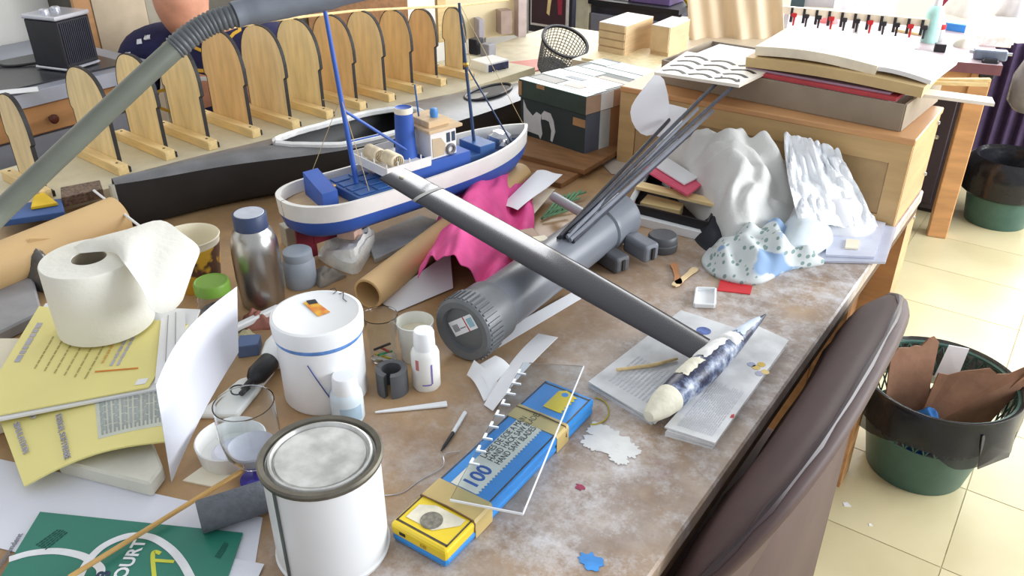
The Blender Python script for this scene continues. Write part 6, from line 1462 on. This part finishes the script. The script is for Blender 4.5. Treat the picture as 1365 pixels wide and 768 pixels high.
for k, (px, py, s, cl, lb, hh) in enumerate(((1290,20,.10,(222,216,206),'large cream plastic bag heaped on the far table',.13), (1356,24,.085,(206,202,204),'grey white plastic bag beside the far table corner',.12), (1285,62,.045,(222,212,196),'crumpled beige paper in front of the bags',.035), (1262,12,.04,(150,40,66),'dark red cloth bundle behind the pale green bottle',.08), (1105,30,.04,(228,130,130),'pinkish cloth behind the clamp rail',.03))):
    c_ = on(px, py); tag(MB().heap([(c_.x + s*(1+.2*math.sin(2*i+k))*math.cos(i*.7854), c_.y + s*.8*(1+.2*math.cos(3*i+k))*math.sin(i*.7854)) for i in range(8)], lambda t_, q: FT + .004 + hh*(1-t_**2.2)*(1+.5*nz(q, 12, k)) + .014*nz(q, 40, k)*(1-t_), 14, 6, FT).build('crumpled_bundle', M('bundle_%d' % k, cl, .5, var=.06), None, True, angle=60), lb, 'bundle')
bag = at(1362, 150, .42)
tag(MB().lathe([(0,0), (.07,.004), (.10,.04), (.10,.14), (.07,.22), (.02,.27), (0,.27)], Vector((bag.x+.03, bag.y, .43)), 24).build('hanging_bag', M('grey_clear_bag', (166, 164, 166), .25, var=.1), None, True), 'grey plastic bag hanging beside the far table corner', 'bag')
# ------------------------------------------------------------------ low table behind the box: wooden boxes, cut sheet, cream sheet
LT = .90
lt = thing('side_table', 'low pale table behind the taped box holding two wooden boxes', 'table', (-.95, 2.3, 0))
MB().box(-1.17, -.52, 1.925, 2.62, LT-.02, LT).build('table_top', M('pale_table_top', (214, 200, 176), .45, var=.06), lt)
for x in (-1.13, -.56):
    for y in (1.96, 2.58): MB().box(x-.025, x+.025, y-.025, y+.025, 0, LT-.02).build('leg', brown_wood, lt)
def L_(px, py, h=0): return at(px, py, LT + h)
def K_(px, py): return at(px, py, 1.011)
def crate(label, bl, br_, fr, hpx, slats):
    a, b, c_ = L_(*bl), L_(*br_), L_(*fr); d = a + (c_-b); h = zup(b, hpx) - LT
    t = thing('wooden_box', label, 'box', (a+c_)/2)
    MB().prism([a,b,c_,d], (0,0,h)).build('box_body', M('pale_wood_end', (206, 178, 138), .6, var=.1, scale=14, stretch=(1,1,8)), t, bevel=.001)
    MB().prism([p + Vector((0,0,h)) for p in (a,b,c_,d)], (0,0,.002)).build('lid', M('pale_pink_wood', (236, 222, 210), .6, var=.04), t)
    for k in range(slats):
        z = h*(k+.2)/slats; n_ = Vector(((b-a).y, -(b-a).x, 0)).normalized(); MB().prism([lerp(a,b,.02) + n_*.001 + Vector((0,0,z)), lerp(a,b,.98) + n_*.001 + Vector((0,0,z)), lerp(a,b,.98) + n_*.001 + Vector((0,0,z+h/slats*.8)), lerp(a,b,.02) + n_*.001 + Vector((0,0,z+h/slats*.8))], n_*.002).build('end_slat', M('pale_wood_slat', (212, 186, 146), .6, var=.08), t)
    return t
crate('larger pale wooden box with slatted end behind the taped box', (797,70), (832,77), (868,62), 36, 4)
crate('smaller pale wooden box beside the larger one', (866,74), (890,79), (916,66), 38, 1)
cs = thing('cut_sheet', 'white sheet of laser-cut curved black-edged parts lying on the document tray', 'sheet', K_(950, 95))
cq = [K_(872,100), K_(985,117), K_(1035,93), K_(915,72)]
MB().prism(cq, (0,0,.006)).build('sheet', M('white_ply_sheet', (236, 228, 214), .5, var=.04), cs)
cf = lambda u, v: lerp(lerp(cq[0],cq[1],u), lerp(cq[3],cq[2],u), v) + Vector((0,0,.0062))
for i in range(3):
    for j in range(4):
        u0 = .06 + .31*i; v0 = .10 + .22*j; pts = []
        for k in range(9): s = k/8; pts.append(cf(u0 + .26*s, v0 + .09*math.sin(math.pi*s)))
        m = MB()
        for p, q in zip(pts, pts[1:]): m.bar(p, q, .008, .0012)
        m.build('curved_cutout', black_edge, cs)
cs2 = MB().prism([L_(775,80,.0), L_(870,96,.0), L_(905,72,.0), L_(815,62,.0)], (0,0,.006)).build('ply_sheet', plywood); tag(cs2, 'brown plywood sheet under the wooden boxes', 'sheet')
# cream sheet hanging / standing
wsh = Vector((-.86, 2.45, LT))
n_ = Vector((math.sin(HEAD), -math.cos(HEAD), 0))
A0, A1, A2, A3 = [onp(x, y, wsh, n_) for x, y in ((918,72), (1046,80), (1040,-60), (912,-60))]
def drape(u, v):
    p = lerp(lerp(A0, A1, u), lerp(A3, A2, u), v); return p + n_*(.010*math.sin(u*26 + 2*v) + .012*math.sin(u*11 + 1)) 
sh = MB().sheet(drape, 60, 8, .004).build('cream_dust_sheet', M('cream_cloth', (222, 202, 172), .85, var=.06, scale=6, stretch=(6,6,.5)), None, True); tag(sh, 'pleated cream cloth sheet standing behind the cut parts', 'cloth')
# ------------------------------------------------------------------ tray of envelopes on the end cabinet
TZ2 = .957
ty = thing('document_tray', 'grey brown cardboard tray of papers on the end cabinet', 'tray', (-.5, 1.74, TZ2))
tq = [Vector((-.78,1.665,TZ2)), Vector((-.27,1.625,TZ2)), Vector((-.255,1.87,TZ2)), Vector((-.765,1.895,TZ2))]
tm = M('grey_brown_card', (150, 136, 118), .7, var=.06)
MB().prism(tq, (0,0,.004)).build('tray_floor', tm, ty)
for i in range(4): MB().bar(tq[i] + Vector((0,0,.026)), tq[(i+1)%4] + Vector((0,0,.026)), .005, .050).build('tray_wall', tm, ty)
fq = lambda u, v, z: lerp(lerp(tq[0],tq[1],u), lerp(tq[3],tq[2],u), v) + Vector((0,0,z))
def leaf(name, label, cat, u0, u1, v0, v1, z, th, mat, sk=0, bend=0):
    def fn(a, b): p = fq(u0 + (u1-u0)*a + sk*b, v0 + (v1-v0)*b, z); p.z += bend*math.sin(math.pi*a); return p
    return tag(MB().sheet(fn, 12, 6, th).build(name, mat, None, True), label, cat)
leaf('paper_pad', 'pad of white paper lying in the document tray', 'paper', .05, .93, .06, .94, .050, .045, white_paper)
leaf('red_folder', 'red card folder in the document tray', 'folder', .34, .96, .03, .85, .058, .007, M('red_folder', (198, 74, 80), .6))
leaf('mauve_folder', 'thin mauve folder on top of the red folder', 'folder', .36, .93, .08, .9, .0625, .004, M('mauve_card', (176, 150, 170), .6))
leaf('brown_envelope', 'thick brown envelope on the folders in the tray', 'envelope', .36, 1.04, .06, .95, .083, .019, M('manila', (206, 178, 128), .6, var=.05), -.03, .006)
leaf('cream_envelope', 'bulky cream envelope on top of the brown one', 'envelope', .38, .86, .12, 1.0, .104, .018, M('cream_envelope', (238, 228, 206), .6), -.04, .008)
leaf('white_envelope', 'white padded envelope folded over the end of the tray', 'envelope', .72, 1.05, .15, .9, .092, .008, white_paper, 0, .010)
tag(MB().bar(fq(.96,.22,.062), fq(1.24,.42,.056), .042, .006).build('white_lath', M('white_wood', (238, 228, 216), .5)), 'flat white lath sticking out of the tray over the floor', 'lath')
for k in range(2): tag(MB().bar(fq(.95,.55+.07*k,.060), fq(1.18,.80+.05*k,.062 + .006*k), .012, .006).build('pine_lath', pine), ['thin pine lath next to the white lath in the tray', 'thin pine lath farthest from the white lath in the tray'][k], 'lath', 'pine laths in the tray')
# ------------------------------------------------------------------ far left: bright wooden rack, instrument, red mat, mesh basket, pictures
yb = 2.42; b0, b1 = aty(606, 100, yb), aty(690, 100, yb)
rk = thing('wooden_rack', 'tall pale wooden rack board with shelf blocks, standing beyond the formers', 'rack', ((b0.x+b1.x)/2, yb, TZ))
bright = M('sunlit_ply', (244, 228, 188), .4, var=.05, scale=4)  # pale ply, brightened so the colour holds the sunlight on the board
yb = 2.42
b0, b1 = aty(606, 100, yb), aty(690, 100, yb); bz0 = TZ
MB().box(b0.x, b1.x-.03, yb, yb+.02, bz0, 1.35).build('back_board', bright, rk); MB().box(b1.x-.03, b1.x, yb-.04, yb+.03, bz0, 1.35).build('side_post', M('shaded_ply', (190, 174, 172), .5), rk)  # the post's mauve grey is shade put into the ply colour
MB().box(b0.x-.03, b0.x, yb-.01, yb+.02, bz0, 1.35).build('side_post', pine, rk)
def rkp(px, py): return aty(px, py, yb)
for (x0, y0, x1, y1), mt in (((634,20,640,52), M('grey_block', (176, 172, 186), .5)), ((659,15,672,48), M('grey_block2', (170, 150, 140), .5))):
    p, q = rkp(x0,y0), rkp(x1,y1); MB().box(p.x, q.x, yb-.05, yb, q.z, p.z).build('shelf_block', mt, rk)
p, q = rkp(634,58), rkp(658,74); MB().box(p.x, q.x, yb-.002, yb+.001, q.z, p.z).build('slot', M('slot_brown', (110, 84, 58), .7), rk)
rk.rotation_euler = (0, 0, math.radians(58))
rt_ = MB().box(-1.75, -1.19, 1.845, 2.75, TZ-.03, TZ).build('rear_table_top', M('pale_rear_top', (206, 196, 170), .5)); 
tag(rt_, 'pale table leaf beyond the work table under the wooden rack', 'table leaf'); rt_.name = 'table_leaf'
lg = MB()
for x, y in ((-1.7,1.92), (-1.24,1.92), (-1.7,2.7), (-1.24,2.7)): MB().box(x-.02, x+.02, y-.02, y+.02, -(TZ-.03)+0, 0).build('leg', brown_wood, rt_, world=False)
for o_, (x, y) in zip([ch for ch in rt_.children], ((-1.7,2.2), (-1.1,2.2), (-1.7,2.7), (-1.1,2.7))):
    o_.location = Vector((0,0,0)) - rt_.location + Vector((0,0,TZ-.03))
mt_ = MB().prism([A(640,112), A(690,100), A(732,92), A(720,80), A(640,88)], (0,0,.004)).build('cutting_mat', M('salmon_mat', (206, 130, 120), .5)); tag(mt_, 'salmon red mat in front of the wooden rack', 'mat')
it = thing('meter_box', 'small white instrument box with a dark blue dial panel on the red mat', 'instrument', A(660, 100, .004))
a, b, c_ = A(650,105,.004), A(678,98,.004), A(655,86,.004)
a, b = A(649,104,.004), A(679,97,.004); dpt = Vector((-(b-a).y, (b-a).x, 0)).normalized()*.08; hM = zup(b, 79) - TZ - .004
MB().prism([a, b, b+dpt, a+dpt], (0,0,hM)).build('case', white_plastic, it, bevel=.002)
fn_2 = -dpt.normalized(); MB().prism([lerp(a,b,.08)+Vector((0,0,hM*.12)), lerp(a,b,.94)+Vector((0,0,hM*.12)), lerp(a,b,.94)+Vector((0,0,hM*.88)), lerp(a,b,.08)+Vector((0,0,hM*.88))], fn_2*.002).build('dial_panel', M('navy_panel', (54, 60, 96), .3, var=.3, scale=90), it)
for k in range(4): MB().lathe([(.004,0), (.004,.004), (0,.005)], lerp(a,b,.2+.2*k) + fn_2*.002 + Vector((0,0,hM*.35)), 10, fn_2).build('knob', chrome, it, True)
# mesh waste basket lying tilted
bc = A(742, 98, .0); bd = Vector((.45, -.15, .85)).normalized()
mb_ = thing('mesh_basket', 'dark wire mesh basket tilted beyond the taped box', 'basket', bc)
bc = at(738, 92, TZ + .02); m = MB(); R0, R1, H = .052, .070, .105
u = Vector((1,0,0)); u = (u - bd*u.dot(bd)).normalized(); v = bd.cross(u)
for k in range(36):
    a = 2*math.pi*k/36; w1 = u*math.cos(a) + v*math.sin(a); m.tube([bc + w1*R0, bc + w1*R1 + bd*H], .0013, 4)
for j in range(12):
    s = j/11; r = R0 + (R1-R0)*s; m.tube([bc + (u*math.cos(k*.2618) + v*math.sin(k*.2618))*r + bd*H*s for k in range(25)], .0013, 4, False)
m.build('mesh_wall', M('wire_grey', (120, 120, 122), .35, .7), mb_)
MB().lathe([(R1-.003,H-.004), (R1+.004,H-.003), (R1+.004,H+.004), (R1-.003,H+.004), (R1-.003,H-.004)], bc, 36, bd).build('rim', dark_metal, mb_, True); MB().lathe([(0,0), (R0,0), (R0,.004), (0,.004)], bc, 30, bd).build('base', black_plastic, mb_)
# framed poster boards in the background
py_ = 3.15
def poster(label, x0, y0, x1, y1, inner):
    p, q = aty(x0, y0, py_), aty(x1, y1, py_); t = thing('picture_frame', label, 'picture', ((p.x+q.x)/2, py_, q.z))
    MB().box(p.x, q.x, py_, py_+.03, q.z, p.z).build('frame', M('black_frame', (36, 38, 50), .4), t, bevel=.002)
    w_ = (q.x-p.x)
    MB().box(p.x+w_*.06, q.x-w_*.08, py_-.003, py_, q.z+.03, p.z-.02).build('mount', M('pale_mount', (196, 196, 200), .6), t)
    inn = MB().box(p.x+w_*.09, q.x-w_*.14, py_-.005, py_-.003, q.z+.04, p.z-.03).build('print', M('dark_print', (52, 30, 42), .5, var=.2, scale=8), t)
    for a, b, mt in inner:
        MB().prism([(p.x + w_*x, py_-.0055, q.z + (p.z-q.z)*z) for x, z in a], (0,-.001,0)).build('print_shape', mt, inn)
    return t
poster('black framed picture of a dark scene with cream and red shapes beyond the basket', 705, -60, 762, 50, [([(.42,.95), (.55,.95), (.57,.6), (.50,.2), (.44,.25), (.47,.5)], None, M('cream_ink', (206, 190, 140), .6)), ([(.62,.97), (.80,.97), (.78,.25), (.70,.25)], None, M('crimson_ink', (140, 34, 62), .6)), ([(.12,.80), (.34,.84), (.30,.76)], None, M('gold_ink', (170, 130, 70), .6))] and [([(.42,.95), (.55,.95), (.57,.6), (.50,.25), (.44,.28), (.47,.5)], 0, M('cream_ink', (206, 190, 140), .6)), ([(.62,.97), (.80,.97), (.78,.28), (.70,.28)], 0, M('crimson_ink', (140, 34, 62), .6)), ([(.14,.80), (.34,.84), (.30,.76)], 0, M('gold_ink', (170, 130, 70), .6))])
poster('second black framed picture standing low behind the mesh basket', 704, 50, 760, 140, [])
item_m = M('grey_drawer', (122, 124, 138), .35, var=.08)
du = thing('drawer_unit', 'cream-sided unit of grey plastic drawers behind the wooden boxes', 'drawer unit', (-1.1, 3.35, 0))
yd = 3.3
p, q = aty(766, 8, yd), aty(782, 75, yd); MB().box(p.x, q.x, yd, yd+.35, 0, p.z+.06).build('side_panel', M('cream_panel', (206, 200, 176), .5), du)
q2 = aty(905, 30, yd); MB().box(q.x, q2.x, yd+.02, yd+.35, 0, p.z+.02).build('carcass', M('dark_carcass', (58, 56, 68), .5), du)
MB().box(q.x, q2.x, yd-.01, yd+.36, p.z+.02, p.z+.04).build('top', black_plastic, du)
for k in range(3):
    for j in range(2):
        x0 = q.x + (q2.x-q.x)*j/2 + .01; x1 = q.x + (q2.x-q.x)*(j+1)/2 - .01; z1 = p.z - .02 - .15*k; dr = MB().box(x0, x1, yd, yd+.02, z1-.12, z1).build('drawer', item_m, du, bevel=.003)
        MB().box((x0+x1)/2-.03, (x0+x1)/2+.03, yd-.012, yd, z1-.04, z1-.028).build('handle', black_plastic, dr)
zt_ = p.z + .04
for name, label, cat, px, w_, d_, h, cl in (('orange_box', 'small orange red box on top of the drawer unit', 'box', 797, .09, .08, .035, (214,90,60)), ('paper_stack', 'white papers lying on top of the drawer unit', 'paper stack', 825, .18, .16, .012, (226,224,222)), ('purple_case', 'long purple grey case on top of the drawer unit', 'case', 872, .20, .14, .06, (110,90,140))):
    p_ = aty(px, 10, yd+.1); tag(MB().box(p_.x-w_/2, p_.x+w_/2, yd+.04, yd+.04+d_, zt_, zt_+h).build(name, M(name, cl, .5), bevel=.003), label, cat)
p_ = aty(905, 8, yd-.05)
t = thing('yellow_duster', 'bright yellow fluffy duster beside the cream sheet', 'duster', (p_.x, yd+.1, zt_))
m = MB().lathe([(0,0), (.03,.004), (.045,.03), (.04,.06), (.02,.085), (0,.09)], (p_.x, yd+.1, zt_), 24)
for v_ in m.v: v_ += Vector((nz(v_,90), nz(v_,90,3), nz(v_,90,6)))*.012
m.build('fluffy_head', M('bright_yellow', (226, 196, 50), .9, var=.15), t, True); MB().tube([(p_.x, yd+.1, zt_+.08), (p_.x+.02, yd+.14, zt_+.26)], .007, 8).build('handle', black_plastic, t, True)
# low white cupboard and brown door behind the formers
wc = thing('white_cupboard', 'bright white low cupboard at the back behind the formers', 'cupboard', (-2.1, 3.5, 0))
MB().box(-2.58, -2.05, 3.4, 3.9, 0, 1.0).build('body', M('bright_white', (240, 240, 240), .4, var=.02), wc)
for x in (-2.57, -2.31): MB().box(x, x+.25, 3.385, 3.4, .05, .97).build('door', M('bright_white_door', (238, 238, 240), .35, var=.02), wc, bevel=.003)
for k, (px, cl, lb) in enumerate(((582, (40,42,52), 'small black box behind the last formers'), (592, (150,150,160), 'small grey box beside the black one behind the formers'))):
    p_ = A(px, 60); p_ = Vector((-1.725 + .05*k, 2.2, TZ)); tag(MB().box(p_.x-.018, p_.x+.018, p_.y, p_.y+.04, TZ, TZ+.05-.01*k).build('small_box', M('box_%d' % k, cl, .5), bevel=.002), lb, 'box')
